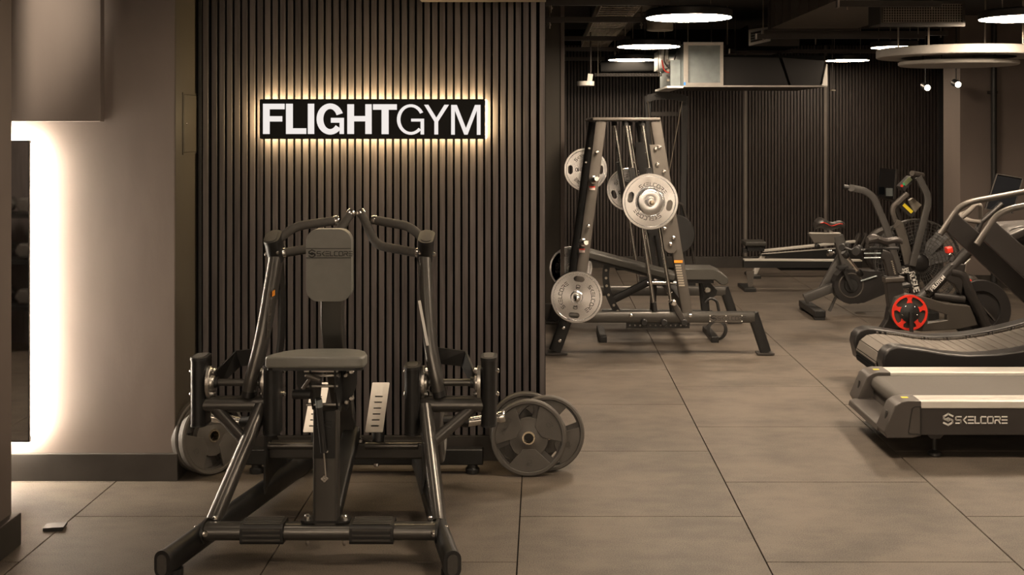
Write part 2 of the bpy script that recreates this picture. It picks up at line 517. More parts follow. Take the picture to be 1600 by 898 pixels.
# access hatch in the return wall
def ret(px, py):
    d = 1.8145 * FPX / (VX - px); return (d, CAMH - (py - VY) * d / FPX)
h0 = ret(286, 149); h1 = ret(311.5, 238)
hz0, hz1 = CAMH - (238 - VY) * 5.6 / FPX, CAMH - (148 - VY) * 5.6 / FPX
ht = thing('access_hatch', 'small dark access hatch with one lock in the side wall beside the slats', 'hatch', (-1.8145, h0[0], hz0))
obj('panel', MB().box(-1.8135, -1.808, h0[0], h1[0], hz0, hz1), M['wall_dark'], ht, smooth=False, bevel=.001)
obj('hatch_frame', MB().prism([[(h0[0] - .012, hz0 - .012), (h1[0] + .006, hz0 - .012), (h1[0] + .006, hz1 + .012), (h0[0] - .012, hz1 + .012)],
    [(h0[0] - .003, hz0 - .003), (h1[0] + .003, hz0 - .003), (h1[0] + .003, hz1 + .003), (h0[0] - .003, hz1 + .003)]], (-1.8145, 0, 0), (0, 1, 0), (0, 0, 1), (.005, 0, 0)), M['wall_dark'], ht, smooth=False)
bb = MB(); bolt(bb, (-1.806, h0[0] + .03, (hz0 + hz1) / 2), (1, 0, 0), .006, .004)
obj('lock', bb, M['chrome'], ht)

# slatted feature wall: black backing plus one slat at a time
SX0, SX1 = (317 - VX) * 5.8 / FPX, (851.5 - VX) * 5.8 / FPX
sw = struct('wall_slatted', MB().box(-1.812, SX1, 5.822, 8.3, 0, ZC), M['felt'], smooth=False)
NS = 45
pitch = (SX1 - SX0) / NS
sb = MB().box(0, .0275, 5.80, 5.822, .132, ZC)
s0 = obj('slat', sb, M['wood'], sw, smooth=False, bevel=.0012, seg=1)
s0.location.x = SX0
for i in range(1, NS):
    s = s0.copy(); COL.objects.link(s); s.location.x = SX0 + pitch * i + (.012 if i == NS - 1 else .006)
struct('baseboard_slatted', MB().box(-1.796, SX1, 5.795, 5.8215, 0, .130), M['base'], smooth=False, bevel=.002)
struct('trim_1', MB().box(-1.796, SX0 - .006, 5.790, 5.8215, .131, ZC), M['black_frame'], smooth=False)
struct('trim_2', MB().box(SX1 - .004, SX1 + .003, 5.815, 8.3, 0, ZC), M['felt'], smooth=False)

# far wall: slats there are five pixels wide
BX0, BX1 = 0.2, (1464 - VX) * 13.7 / FPX
bw = struct('wall_back', MB().box(0.0, XR, YF - .02, YF + .15, 0, ZC), M['felt'], smooth=False)
fb = MB(); x = BX0
random.seed(4)
while x < BX1:
    fb.box(x, x + .0265, YF - .045, YF - .02, .14, 2.75); x += .04
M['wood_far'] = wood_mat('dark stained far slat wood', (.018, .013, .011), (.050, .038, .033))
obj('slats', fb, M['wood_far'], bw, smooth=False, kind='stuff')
bp_ = MB()
for xx in (1163, 1288):
    X = (xx - VX) * 13.7 / FPX
    bp_.box(X, X + .03, YF - .05, YF - .02, .14, 2.75)
obj('panel_joint', bp_, mat('panel joint strip', (.13, .115, .10), .6), bw, smooth=False)
struct('baseboard_back', MB().box(.2, XR, YF - .06, YF - .02, 0, .138), M['base'], smooth=False, bevel=.003)
struct('wall_unlit_end', MB().box(BX1 + .02, 5.3, YF - .07, YF - .046, .139, ZC), M['flat_black'], smooth=False)  # black sheet stands in for the unlit far end of the slats
# pale column at the right and its conduit
CX0 = (1500 - VX) * 12.0 / FPX
struct('wall_column', MB().box(CX0, XR, 12.0, 12.5, 0, ZC), M['wall'], smooth=False, bevel=.004)
struct('baseboard_column', MB().box(CX0 - .012, XR, 11.985, 12.0, 0, .138), M['base'], smooth=False)
X = (1553 - VX) * 11.93 / FPX
pp = thing('conduit_pipe', 'black vertical conduit pipe fixed to the pale column at right', 'pipe', (X, 11.93, 0.15))
obj('pipe', MB().cyl((X, 11.93, .0), (X, 11.93, ZC), .03), M['black_frame'], pp)
for z in (2.1, .85):
    bb = MB(); bb.box(X - .045, X + .045, 11.93, 12.0, z, z + .03); obj('clamp', bb, M['strut'], pp, smooth=False)
# narrow column behind the slatted wall
struct('wall_narrow_column', MB().box(.0, (876 - VX) * 10.0 / FPX, 10.0, 10.35, 0, ZC), M['wall_dark'], smooth=False, bevel=.003)
struct('trim_3', MB().box((876 - VX) * 10.0 / FPX, (882 - VX) * 10.0 / FPX, 9.98, 10.35, .15, ZC), M['wall'], smooth=False, bevel=.002)
struct('baseboard_narrow_column', MB().box(.0, (884 - VX) * 10.0 / FPX, 9.965, 10.36, 0, .15), M['base'], smooth=False, bevel=.003)
struct('added_shade_beam', MB().box(-2.2, .15, 2.9, 3.3, 2.26, ZC), M['ceil'], smooth=False)  # unseen beam added to keep rear light off the top of the slats
# black beam above the slatted wall
struct('trim_4', MB().box(-.62, .02, 5.60, 5.70, 2.388, 2.45), M['duct'], smooth=False, bevel=.002)

# ------------------------------------------------------------------ mirror with light behind
mx1 = (50 - VX) * 5.43 / FPX; mz1 = CAMH - (219 - VY) * 5.43 / FPX; mz0 = CAMH - (688 - VY) * 5.43 / FPX
mt = thing('mirror', 'tall black-framed wall mirror with white light glowing behind its edge', 'mirror', ((mx1 - .4), 5.45, mz0))
obj('mirror_glass', MB().box(mx1 - .80, mx1 - .006, 5.406, 5.412, mz0 + .006, mz1 - .006), M['mirror'], mt, smooth=False)
obj('frame', MB().prism([[(mx1 - .806, mz0), (mx1, mz0), (mx1, mz1), (mx1 - .806, mz1)], [(mx1 - .8, mz0 + .006), (mx1 - .006, mz0 + .006), (mx1 - .006, mz1 - .006), (mx1 - .8, mz1 - .006)]], (0, 5.402, 0), (1, 0, 0), (0, 0, 1), (0, .016, 0)), M['black_frame'], mt, smooth=False)
obj('backing', MB().box(mx1 - .78, mx1 - .03, 5.4185, 5.476, mz0 + .03, mz1 - .03), M['black_frame'], mt, smooth=False)
obj('light_strip', MB().prism([[(mx1 - .79, mz0 + .016), (mx1 - .014, mz0 + .016), (mx1 - .014, mz1 - .016), (mx1 - .79, mz1 - .016)], [(mx1 - .779, mz0 + .029), (mx1 - .029, mz0 + .029), (mx1 - .029, mz1 - .029), (mx1 - .779, mz1 - .029)]], (0, 5.424, 0), (1, 0, 0), (0, 0, 1), (0, .030, 0)), M['halo'], mt, smooth=False)

# ------------------------------------------------------------------ illuminated sign
def sg(zx, zy): return (380 + zx / 3.81, 120 + zy / 3.81)
SD = 5.74
def SP(zx, zy, d=SD):
    a = sg(zx, zy); return P(a[0], a[1], d)
a = SP(98, 370); b2 = SP(1442, 132)
sn = thing('illuminated_sign', 'black rectangular sign reading FLIGHTGYM in white, glowing around its edge', 'sign', ((a.x + b2.x) / 2, SD, a.z))
bd = MB(); w = b2.x - a.x; hgt = b2.z - a.z
bd.prism(rrect(w, hgt, .008, 3), ((a.x + b2.x) / 2, SD, (a.z + b2.z) / 2), (1, 0, 0), (0, 0, 1), (0, .006, 0))
obj('sign_panel', bd, M['sign_black'], sn, smooth=False)
bd = MB(); bd.box(a.x + .004, b2.x + .0045, SD + .0065, 5.790, a.z + .004, b2.z - .003)
obj('light_body', bd, M['sign_halo'], sn, smooth=False)
k = SD / FPX / 3.81
def lett(polys, letter):
    m = MB()
    for pl in polys:
        m.prism([(( x - 98) * k, (370 - y) * k) for x, y in pl], (a.x, SD - .002, a.z), (1, 0, 0), (0, 0, 1), (0, .003, 0))
    obj('letter', m, M['letter'], sn, smooth=False)
def R_(x0, x1, y0, y1): return [(x0, y1), (x1, y1), (x1, y0), (x0, y0)]
def Gl(cx, cy, rx, ry, st, sty, a0, a1, n=26):
    o = [(cx + rx * math.cos(math.radians(a0 + (a1 - a0) * i / n)), cy - ry * math.sin(math.radians(a0 + (a1 - a0) * i / n))) for i in range(n + 1)]
    q = [(cx + (rx - st) * math.cos(math.radians(a0 + (a1 - a0) * i / n)), cy - (ry - sty) * math.sin(math.radians(a0 + (a1 - a0) * i / n))) for i in range(n + 1)]
    return [[o[i], o[i + 1], q[i + 1], q[i]] for i in range(n)]
lett([R_(118, 158, 160, 340), R_(158, 247, 160, 193), R_(158, 233, 234, 266)], 'F')
lett([R_(255, 296, 160, 340), R_(296, 376, 306, 340)], 'L')
lett([R_(385, 423, 160, 340)], 'I')
lett(Gl(518, 251, 81, 93, 40, 33, 22, 322) + [R_(522, 600, 244, 273), R_(574, 600, 273, 340)], 'G')
lett([R_(620, 660, 163, 340), R_(727, 765, 163, 340), R_(660, 727, 233, 265)], 'H')
lett([R_(773, 915, 163, 196), R_(824, 866, 196, 341)], 'T')
lett(Gl(998, 254, 83, 91, 21, 17, 28, 318) + [R_(1000, 1077, 249, 266), R_(1056, 1077, 266, 343)], 'G')
lett([[(1077, 166), (1102, 166), (1150, 243), (1198, 166), (1225, 166), (1161, 266), (1161, 343), (1138, 343), (1138, 266)]], 'Y')
lett([[(1238, 344), (1238, 167), (1272, 167), (1326, 305), (1380, 167), (1413, 167), (1413, 345), (1391, 345), (1391, 200), (1336, 344), (1316, 344), (1260, 200), (1260, 344)]], 'M')

# ------------------------------------------------------------------ plate-loaded seated row machine
RC = -.897
row = thing('seated_row_machine', 'black plate-loaded seated row machine with chest pad, standing in front of the slatted wall', 'gym machine', (RC, 4.85, 0))
def Q(h, d, z): return Vector((RC + h, d, z))
bolts = MB()
# front cross bar with its two ribbed foot grips
obj('front_crossbar', MB().sweep([Q(-.475, 4.50, .107), Q(.475, 4.50, .107)], .085, .068, (0, 0, 1)), M['paint'], row)
for h0_, h1_ in ((-.318, -.145), (.122, .298)):
    gr = obj('ribbed_grip', MB().sweep([Q(h0_, 4.50, .108), Q(h1_, 4.50, .108)], .104, .082, (0, 0, 1), 'rrect', 4), M['capblk'], row)
    rb = MB()
    for i in range(5):
        rb.box(RC + h0_ + .012, RC + h1_ - .012, 4.456 + i * .0185, 4.464 + i * .0185, .148, .1525)
    for z in (.085, .105, .125):
        rb.box(RC + h0_ + .012, RC + h1_ - .012, 4.4445, 4.449, z, z + .007)
    obj('ribs', rb, M['foam'], gr, smooth=False, kind='stuff')
for s in (-1, 1):
    # floor rail: front end splayed, running back to the rear bar
    fr = obj('side_rail', MB().sweep([Q(s * .553, 4.24, .075), Q(s * .465, 4.62, .082), Q(s * .30, 5.45, .075), Q(s * .27, 5.58, .075)], .062, .102, (0, 0, 1)), M['paint2'], row)
    cp = MB(); ax = (Q(s * .553, 4.24, 0) - Q(s * .465, 4.62, 0)).normalized()
    c = Q(s * .553, 4.24, .075)
    cp.sweep([c - ax * .012, c + ax * .008], .068, .108, (0, 0, 1)); o = obj('end_cap', cp, M['capblk'], row, bevel=.002)
    cp = MB(); cp.sweep([c + ax * .0085, c + ax * .011], .040, .078, (0, 0, 1)); obj('cap_inset', cp, M['foam'], o)
    ft = MB(); ft.cyl(Q(s * .535, 4.32, 0), Q(s * .535, 4.32, .028), .032); obj('rubber_foot', ft, M['capblk'], row)
    # upright from the elbow up to the cross tube
    up = [Q(s * .470, 4.60, .10), Q(s * .462, 4.635, .135), Q(s * .372, 5.0, .475)]
    obj('upright', MB().sweep(rnd(up, .03), .058, .10, (0, 1, 0)), M['paint'], row)
    obj('cross_tube', MB().sweep([Q(s * .31, 5.03, .49), Q(s * .665, 5.03, .49)], .095, .066, (0, 0, 1)), M['paint'], row)
    obj('diagonal_brace', MB().sweep([Q(s * .588, 5.02, .478), Q(s * .405, 4.90, .345)], .052, .052, (0, 1, 0)), M['paint'], row)
    # the two bearing posts with their capped tops
    for h, zb, zt, d in ((s * .655, .405, .695, 5.04), (s * .315, .38, .665, 4.99)):
        ps = obj('bearing_post', MB().sweep([Q(h, d, zb), Q(h, d, zt)], .068, .135, (0, 1, 0)), M['paint2'], row)
        cp = MB(); cp.sweep([Q(h, d, zt), Q(h, d, zt + .012)], .074, .141, (0, 1, 0)); obj('post_cap', cp, M['capblk'], ps, bevel=.002)
        cp = MB(); cp.sweep([Q(h, d, zt + .0121), Q(h, d, zt + .014)], .046, .11, (0, 1, 0)); obj('cap_inset', cp, M['foam'], ps)
        cp = MB(); cp.sweep([Q(h, d, zb - .008), Q(h, d, zb)], .072, .139, (0, 1, 0)); obj('post_cap', cp, M['capblk'], ps)
    # pillow bearings face each other across the shaft
    for h, dr in ((s * .621, -s), (s * .349, s)):
        bm_ = MB()
        prof = [( -.030, -.062), (-.014, -.074), (.014, -.074), (.03, -.062), (.05, -.03), (.053, 0), (.05, .03), (.03, .062), (.014, .074), (-.014, .074), (-.03, .062), (-.05, .03), (-.053, 0), (-.05, -.03)]
        bm_.prism(prof, Q(h, 5.03, .587), (0, 1, 0), (0, 0, 1), (dr * .018, 0, 0))
        bm_.lathe([(.036, 0), (.036, .026), (.028, .034), (.02, .034)], Q(h, 5.03, .587), (dr, 0, 0), 20)
        obj('pillow_bearing', bm_, M['alu'], row, bevel=.002)
        for z in (.535, .640):
            bolt(bolts, Q(h + dr * .02, 5.03, z), (dr, 0, 0), .013, .016)
            bolt(bolts, Q(h - dr * .072, 5.03, z), (-dr, 0, 0), .011, .010)
    obj('pivot_shaft', MB().cyl(Q(s * .33, 5.03, .587), Q(s * .64, 5.03, .587), .0165), M['paint'], row)
    bc = MB(); bc.cyl(Q(s * .572, 5.03, .587), Q(s * .596, 5.03, .587), .026); bc.cyl(Q(s * .602, 5.03, .587), Q(s * .612, 5.03, .587), .022); obj('shaft_collar', bc, M['capblk'], row)
    # swing arm
    armp = [Q(s * .428, 5.03, .555), Q(s * .420, 5.03, .60), Q(s * .392, 5.05, .72), Q(s * .372, 5.09, .86), Q(s * .352, 5.17, 1.09), Q(s * .349, 5.19, 1.145)]
    arm = obj('swing_arm', MB().sweep(rnd(armp, .08), .058, .112, (0, 1, 0)), M['paint'], row)
    cp = MB(); cp.sweep([Q(s * .434, 5.03, .528), Q(s * .428, 5.03, .556)], .056, .108, (0, 1, 0)); obj('end_plug', cp, M['capblk'], arm)
    hd = MB(); hd.sweep([Q(s * .348, 5.205, 1.130), Q(s * .358, 5.165, 1.225)], .070, .125, (0, 1, 0))
    hb = obj('arm_head', hd, M['paint2'], row)
    cp = MB(); cp.sweep([Q(s * .358, 5.165, 1.225), Q(s * .3592, 5.160, 1.237)], .074, .130, (0, 1, 0)); obj('head_cap', cp, M['capblk'], hb, bevel=.002)
    cp = MB(); cp.sweep([Q(s * .3592, 5.160, 1.2371), Q(s * .3594, 5.1592, 1.239)], .046, .10, (0, 1, 0)); obj('cap_inset', cp, M['foam'], hb)
    # dark rear brace of the arm and the angled link
    rbp = [Q(s * .345, 5.24, 1.13), Q(s * .325, 5.22, .92), Q(s * .318, 5.16, .74), Q(s * .33, 5.10, .62)]
    if s < 0: obj('rear_brace', MB().sweep(rnd(rbp, .1), .012, .10, (0, 1, 0), 'rect'), M['paint2'], row, smooth=True)
    lk = MB(); lk.sweep([Q(s * .40, 5.20, .675), Q(s * .53, 5.20, .66), Q(s * .585, 5.05, .60)], .010, .075, (0, 0, 1), 'rect')
    obj('angled_link', lk, M['paint2'], row, smooth=False)
    # grips: the outer short bend and the inner long bend
    g1 = rnd([Q(s * .345, 5.20, 1.215), Q(s * .272, 5.24, 1.276), Q(s * .10, 5.32, 1.296 + (.002 if s > 0 else 0))], .07, 7)
    g2 = rnd([Q(s * .315, 5.20, 1.155), Q(s * .113, 5.25, 1.185), Q(s * .028, 5.34, 1.325)], .04, 7)
    for gp in (g1, g2):
        gg = obj('hand_grip', MB().tube(gp, .0215, 14), M['foam'], row)
        e = (gp[-1] - gp[-2]).normalized()
        obj('grip_ring', MB().lathe([(.0225, -.004), (.0235, 0), (.0235, .014), (.0215, .019), (.0001, .019)], gp[-1], e, 16), M['chrome'], gg)
    e = (g2[1] - g2[0]).normalized()
    obj('grip_ring', MB().lathe([(.0225, -.016), (.0235, -.012), (.0235, .004), (.0225, .008)], g2[0], e, 16), M['chrome'], gg)
    bolt(bolts, Q(s * .335, 5.14, 1.165), (-s, -.3, 0), .012, .012); bolt(bolts, Q(s * .39, 5.18, 1.15), (s, 0, 0), .012, .010)
    # loading peg with a chrome sleeve
    pg = MB(); pg.lathe([(.024, 0), (.024, .155), (.029, .158), (.030, .180), (.026, .187), (.0001, .188)], Q(s * .535, 5.30, .335), (s, 0, .16), 20)
    obj('loading_peg', pg, M['chrome'], row)
    pb = MB(); pb.sweep([Q(s * .36, 5.15, .50), Q(s * .40, 5.28, .35), Q(s * .545, 5.30, .335)], .05, .05, (0, 1, 0)); obj('peg_arm', pb, M['paint2'], row)
    # gusset between floor rail, rear beam and inner post
    gp_ = MB(); gp_.prism([(5.02, .40), (5.10, .40), (5.42, .12), (5.38, .06), (5.0, .09)], Q(s * .352, 0, 0), (0, 1, 0), (0, 0, 1), (s * .010, 0, 0))
    obj('gusset_plate', gp_, M['paint2'], row, smooth=False)
    # foot plate with six slots on its stem
    lo = Q(s * .1405 - .004, 5.01, .367); hi = Q(s * .1405 + .006, 5.16, .557)
    vv = (hi - lo); L = vv.length; vv.normalize()
    holes = [rrect(.036, .0065, .003, 3, 0, .030 + j * .0285) for j in range(6)]
    nn = Vector((1, 0, 0)).cross(vv).normalized()
    fp = MB(); fp.prism([rrect(.080, L, .004, 3, 0, L / 2)] + holes, lo, (1, 0, 0), vv, -nn * .004 if nn.y < 0 else nn * .004)
    obj('foot_plate', fp, M['bright_plate'], row, smooth=False)
    dk = MB(); dk.prism([rrect(.05, L * .9, .004, 3, 0, L / 2)], lo + Vector((0, .0075, 0)), (1, 0, 0), vv, (0, .006, 0)); obj('foot_plate_backing', dk, M['capblk'], row, smooth=False)
    obj('foot_plate_stem', MB().sweep([Q(s * .1405 + .004, 5.12, .42), Q(s * .1405 + .002, 5.10, .30)], .055, .045, (0, 1, 0)), M['capblk'], row)
    # front bolts of the crossbar flange
    fl_ = MB(); fl_.sweep([Q(s * .477, 4.50, .107), Q(s * .467, 4.50, .107)], .12, .09, (0, 0, 1)); obj('flange', fl_, M['paint2'], row)
    bolt(bolts, Q(s * .462, 4.462, .110), (-s, -1, 0), .014, .012); bolt(bolts, Q(s * .44, 4.53, .147), (0, 0, 1), .010, .010)
    bolt(bolts, Q(s * .505, 4.50, .12), (s, 0, 0), .010, .010)
    # foot under the rear bar
    ft = MB(); ft.lathe([(.026, .055), (.026, .03), (.036, .022), (.036, .001), (.0001, .001)], Q(s * .545, 5.60, 0), (0, 0, 1), 20); obj('rubber_foot', ft, M['capblk'], row)
# orange sticker and lettering on the left arm
dirv = Vector((Q(-.372, 0, .86) - Q(-.355, 0, 1.05)).to_tuple()).normalized()
st = MB(); st.obox(Q(-.333, 5.075, .985), Vector((0, 0, .012)), Vector((0, .020, 0)), Vector((.0015, 0, 0))); obj('orange_sticker', st, M['orange'], row, smooth=False)
tx = MB(); text(tx, 'SERIES', Q(-.3475, 5.05, .79), (.05, .1, 1), (0, -1, .1), .045, .006, .15, .001); obj('arm_lettering', tx, M['gun'], row, smooth=False)
st = MB(); st.sweep([Q(.3405, 5.02, .96), Q(.3805, 5.00, .76)], .012, .004, (0, 1, 0), 'rect'); obj('arm_sticker', st, M['white'], row, smooth=False)
# rear beam, rear floor bar
obj('rear_beam', MB().box(RC - .37, RC + .37, 5.08, 5.14, .222, .298), M['paint'], row, bevel=.010, seg=3)
for h in (-.235, .21):
    obj('round_tube', MB().cyl(Q(h - .12, 5.055, .292), Q(h + .12, 5.055, .292), .016), M['paint'], row)
obj('rear_floor_bar', MB().box(RC - .60, RC + .60, 5.57, 5.63, .045, .125), M['paint2'], row, bevel=.006)
bolt(bolts, Q(.14, 5.06, .205), (0, -.3, -1), .012, .012); bolt(bolts, Q(.362, 5.07, .30), (0, -1, .2), .013, .012); bolt(bolts, Q(-.362, 5.07, .30), (0, -1, .2), .013, .012)
bolt(bolts, Q(.065, 5.06, .312), (0, 0, 1), .014, .016)
tr = MB(); tr.prism([(.03, .30), (.11, .30), (.066, .325)], Q(0, 5.07, 0), (1, 0, 0), (0, 0, 1), (0, .03, 0)); obj('tab', tr, M['paint2'], row, smooth=False)
# post, mast, brace
PX = .018
obj('front_post', MB().sweep([Q(PX, 4.52, .13), Q(PX, 4.52, .60)], .100, .085, (0, 1, 0), 'rrect', 4), M['paint'], row)
bp2 = MB(); bp2.prism(rrect(.20, .07, .02, 4), Q(PX, 4.51, .146), (1, 0, 0), (0, 1, 0), (0, 0, .009)); obj('base_plate', bp2, M['paint2'], row, smooth=False)
for h in (-.075, .075): bolt(bolts, Q(PX + h, 4.50, .158), (0, 0, 1), .014, .016); bolt(bolts, Q(PX + h, 4.50, .066), (0, 0, -1), .008, .02)
obj('post_panel', MB().sweep([Q(PX, 4.474, .41), Q(PX, 4.474, .60)], .086, .012, (0, 1, 0), 'rrect', 3), M['paint2'], row)
vs_ = MB()
for z in (.555, .543, .531): vs_.box(RC + PX - .03, RC + PX + .03, 4.464, 4.4685, z, z + .004)
obj('post_vent', vs_, M['capblk'], row, smooth=False)
obj('mast', MB().sweep([Q(0, 5.09, .27), Q(0, 5.02, .45), Q(0, 4.80, .78), Q(0, 4.745, .90), Q(0, 4.735, 1.25)], .094, .062, (0, 1, 0), 'rrect', 4), M['paint'], row)
obj('diagonal_strut', MB().sweep([Q(0.03, 5.05, .36), Q(.018, 4.60, .11)], .075, .06, (0, 0, 1), 'rrect', 3), M['paint2'], row)
# chest pad
pd = MB(); pd.prism(rrect(.190, .305, .052, 7), Q(0, 4.655, 1.165), (1, 0, 0), (0, -.02, 1), (0, .055, 0))
pad = obj('chest_pad', pd, M['vinyl'], row, bevel=.014, seg=4)
sm = MB()
for z in (1.236, 1.165 + .032):
    sm.tube([Q(-.094, 4.6535, z), Q(.094, 4.6535, z)], .0016, 6)
obj('seam', sm, M['vinyl_dk'], pad)
tx = MB(); skelcore(tx, Q(-.084, 4.653, 1.2055), (1, 0, 0), (0, 0, 1), .0185, .0022, st=.16); obj('pad_lettering', tx, M['vinyl_dk'], pad, smooth=False)
obj('pad_board', MB().prism(rrect(.17, .28, .045, 6), Q(0, 4.711, 1.165), (1, 0, 0), (0, -.02, 1), (0, .012, 0)), M['capblk'], row, smooth=False)
# seat
sx = [(-.197, .03), (-.190, .012), (-.17, 0), (.17, 0), (.190, .012), (.197, .03), (.192, .12), (.17, .22), (.135, .29), (.09, .32), (0, .33), (-.09, .32), (-.135, .29), (-.17, .22), (-.192, .12)]
st = MB(); st.prism(sx, Q(0, 4.345, .800), (1, 0, 0), (0, 1, -.10), (0, .004, .045))
seat = obj('seat_pad', st, M['vinyl'], row, bevel=.014, seg=4)
st = MB(); st.prism([(x * .96, .008 + y * .96) for x, y in sx], Q(0, 4.345, .790), (1, 0, 0), (0, 1, -.10), (0, 0, .011)); obj('seat_board', st, M['capblk'], row, smooth=False)
# seat carriage: two side plates, parallel bars, gas spring and lever
for h, w_ in ((-.030, -1), (.062, 1)):
    sp = MB(); sp.prism([(4.44, .79), (4.66, .77), (4.68, .70), (4.64, .62), (4.56, .575), (4.50, .60), (4.45, .68)], Q(h, 0, 0), (0, 1, 0), (0, 0, 1), (w_ * .007, 0, 0))
    obj('side_plate', sp, M['paint2'], row, smooth=False)
sp = MB(); sp.prism([(.055, .785), (.13, .785), (.128, .68), (.10, .60), (.083, .565), (.062, .62), (.055, .70)], Q(0, 4.60, 0), (1, 0, 0), (0, 0, 1), (0, .006, 0)); obj('carriage_plate', sp, M['paint2'], row, smooth=False)
sp = MB(); sp.prism([(-.045, .785), (-.12, .785), (-.122, .68), (-.10, .62), (-.06, .62), (-.045, .70)], Q(0, 4.60, 0), (1, 0, 0), (0, 0, 1), (0, .006, 0)); obj('carriage_plate', sp, M['paint2'], row, smooth=False)
for z, d in ((.765, 4.46), (.745, 4.47), (.705, 4.46), (.62, 4.50)): obj('linkage_bar', MB().cyl(Q(-.06, d, z), Q(.075, d, z), .0065, 10), M['alu'], row)
lb = MB(); lb.cyl(Q(-.045, 4.43, .755), Q(.01, 4.43, .735), .012); lb.cyl(Q(-.02, 4.43, .755), Q(-.06, 4.43, .70), .008); obj('adjuster_lever', lb, M['gun'], row)
obj('lever_grip', MB().tube([Q(-.095, 4.42, .680), Q(-.02, 4.41, .683)], .019, 12), M['capblk'], row)
gs = MB(); gs.cyl(Q(.0, 4.44, .66), Q(.02, 4.452, .44), .013); o = obj('gas_spring', gs, M['capblk'], row)
obj('spring_label', MB().cyl(Q(.001, 4.439, .655), Q(.004, 4.441, .625), .0145), M['galv'], o)
obj('spring_rod', MB().cyl(Q(.02, 4.452, .44), Q(.026, 4.462, .33), .004), M['chrome'], row)
for (h, z) in ((.092, .745), (.108, .735), (.085, .720), (.108, .625), (.088, .610)): bolt(bolts, Q(h, 4.592, z), (0, -1, 0), .012, .018)
for (h, z) in ((.012, .33), (.028, .33), (.020, .338), (.020, .322), (.03, .44)): bolt(bolts, Q(h, 4.472, z), (0, -1, 0), .009, .012)
obj('bolts', bolts, M['chrome'], row, kind='stuff')

# ------------------------------------------------------------------ rubber bumper plates on the floor
def sector(r0, r1, a0, a1, n=10):
    return [(r0 * math.cos(math.radians(a0 + (a1 - a0) * i / n)), r0 * math.sin(math.radians(a0 + (a1 - a0) * i / n))) for i in range(n + 1)] + \
           [(r1 * math.cos(math.radians(a1 + (a0 - a1) * i / n)), r1 * math.sin(math.radians(a1 + (a0 - a1) * i / n))) for i in range(n + 1)]
def rubber_plate(c, normal, label, group, roll=0, R=.189):
    """tri-grip plate: body with three cut-outs, raised panels, hub ring"""
    root = thing('rubber_weight_plate', label, 'weight plate', (c[0], c[1], max(0, c[2] - R)), group)
    n = Vector(normal).normalized(); c = Vector(c)
    ref = Vector((0, 0, 1)); u = ref.cross(n).normalized() * -1
    if u.length < .1: u = Vector((1, 0, 0))
    v = n.cross(u) * -1
    v = v.normalized()
    if v.z < 0: v = -v
    ru = math.radians(roll)
    u2 = u * math.cos(ru) + v * math.sin(ru); v2 = -u * math.sin(ru) + v * math.cos(ru)
    # n points to the viewer of the front; build along -n
    cuts = [sector(.095, .158, a0, a0 + 42, 8) for a0 in (70 - 0, 190, 310)]
    body = MB(); body.prism([circ(R - .004, 56)] + [[p for p in l] for l in cuts] + [circ(.025, 24)], c - n * .014, u2, v2, -n * .010)
    b = obj('plate_body', body, M['rubber'], root, bevel=0)
    rim = MB(); rim.lathe([(R - .022, .0), (R - .018, .006), (R - .006, .006), (R, 0), (R, -.030), (R - .006, -.036), (R - .018, -.036), (R - .022, -.030)], c, n, 56, closed=True)
    obj('rim', rim, M['rubber_face'], root)
    hb = MB(); hb.lathe([(.026, -.034), (.026, .004), (.040, .004), (.052, -.002), (.098, -.004), (.100, -.014), (.100, -.034)], c, n, 40, closed=True)
    obj('hub', hb, M['rubber_face'], root)
    hr = MB(); hr.lathe([(.0245, -.034), (.0245, .008), (.032, .008), (.034, .003), (.034, -.01), (.026, -.034)], c, n, 32, closed=True)
    obj('hub_ring', hr, M['brass'], root)
    for i, (a0, word) in enumerate(((-8 + 18, 'JORDAN'), (112 + 18, '15'), (232 + 18, '15'))):
        s_ = [(.064 * math.cos(math.radians(a0 + 30 - 26)), .064 * math.sin(math.radians(a0 + 30 - 26)))]
        outer = [(.167 * math.cos(math.radians(a0 - 9 + t * 78 / 10)), .167 * math.sin(math.radians(a0 - 9 + t * 78 / 10))) for t in range(11)]
        am = math.radians(a0 + 30)
        inner = [(.064 * math.cos(am + .5), .064 * math.sin(am + .5)), (.064 * math.cos(am - .5), .064 * math.sin(am - .5))]
        pm = MB(); pm.prism(outer + inner, c + n * .0, u2, v2, -n * .012); pn = obj('raised_panel', pm, M['rubber_face'], root, smooth=False, bevel=.0015, seg=1)
        # lettering reads outward
        rad = u2 * math.cos(am) + v2 * math.sin(am); tan = n.cross(rad).normalized()
        tm = MB(); hgt_ = .026 if word == '15' else .019
        wd = .83 * hgt_ + .28 * hgt_ if word == '15' else .1
        if word == '15': text(tm, word, c + rad * .110 - tan * .016, tan, rad, hgt_, .0045, .28, .0025)
        else: text(tm, word, c + rad * .118 - tan * .048, tan, rad, hgt_, .0040, .25, .0025)
        obj('plate_lettering', tm, M['rubber'], pn, smooth=False)
    return root
gr_r = 'rubber plates leaning by the slatted wall'
def pc(px, d, R=.189): return ((px - VX) * d / FPX, d, R + .001)
rubber_plate(pc(826, 5.545), (0, -1, .07), 'grey rubber 15 weight plate standing in front of the right-hand stack, facing the camera', 'rubber plates on the floor', -12)
rubber_plate(pc(855, 5.625), (0, -1, .07), 'rubber weight plate sticking out to the right behind the front 15 plate', 'rubber plates on the floor', -72)
rubber_plate(pc(821, 5.705), (0, -1, .07), 'hindmost rubber weight plate of the right-hand stack, against the slats', 'rubber plates on the floor', 20)
rubber_plate((RC + .425, 5.30, .337), (1, 0, .0), 'rubber weight plate seen edge-on, loaded behind the right leg of the row machine', 'rubber plates of the row machine', 10)
rubber_plate((-1.655, 5.585, .190), (.80, -.57, .12), 'rubber weight plate leaning in the corner left of the row machine, front one', 'rubber plates on the floor', 55)
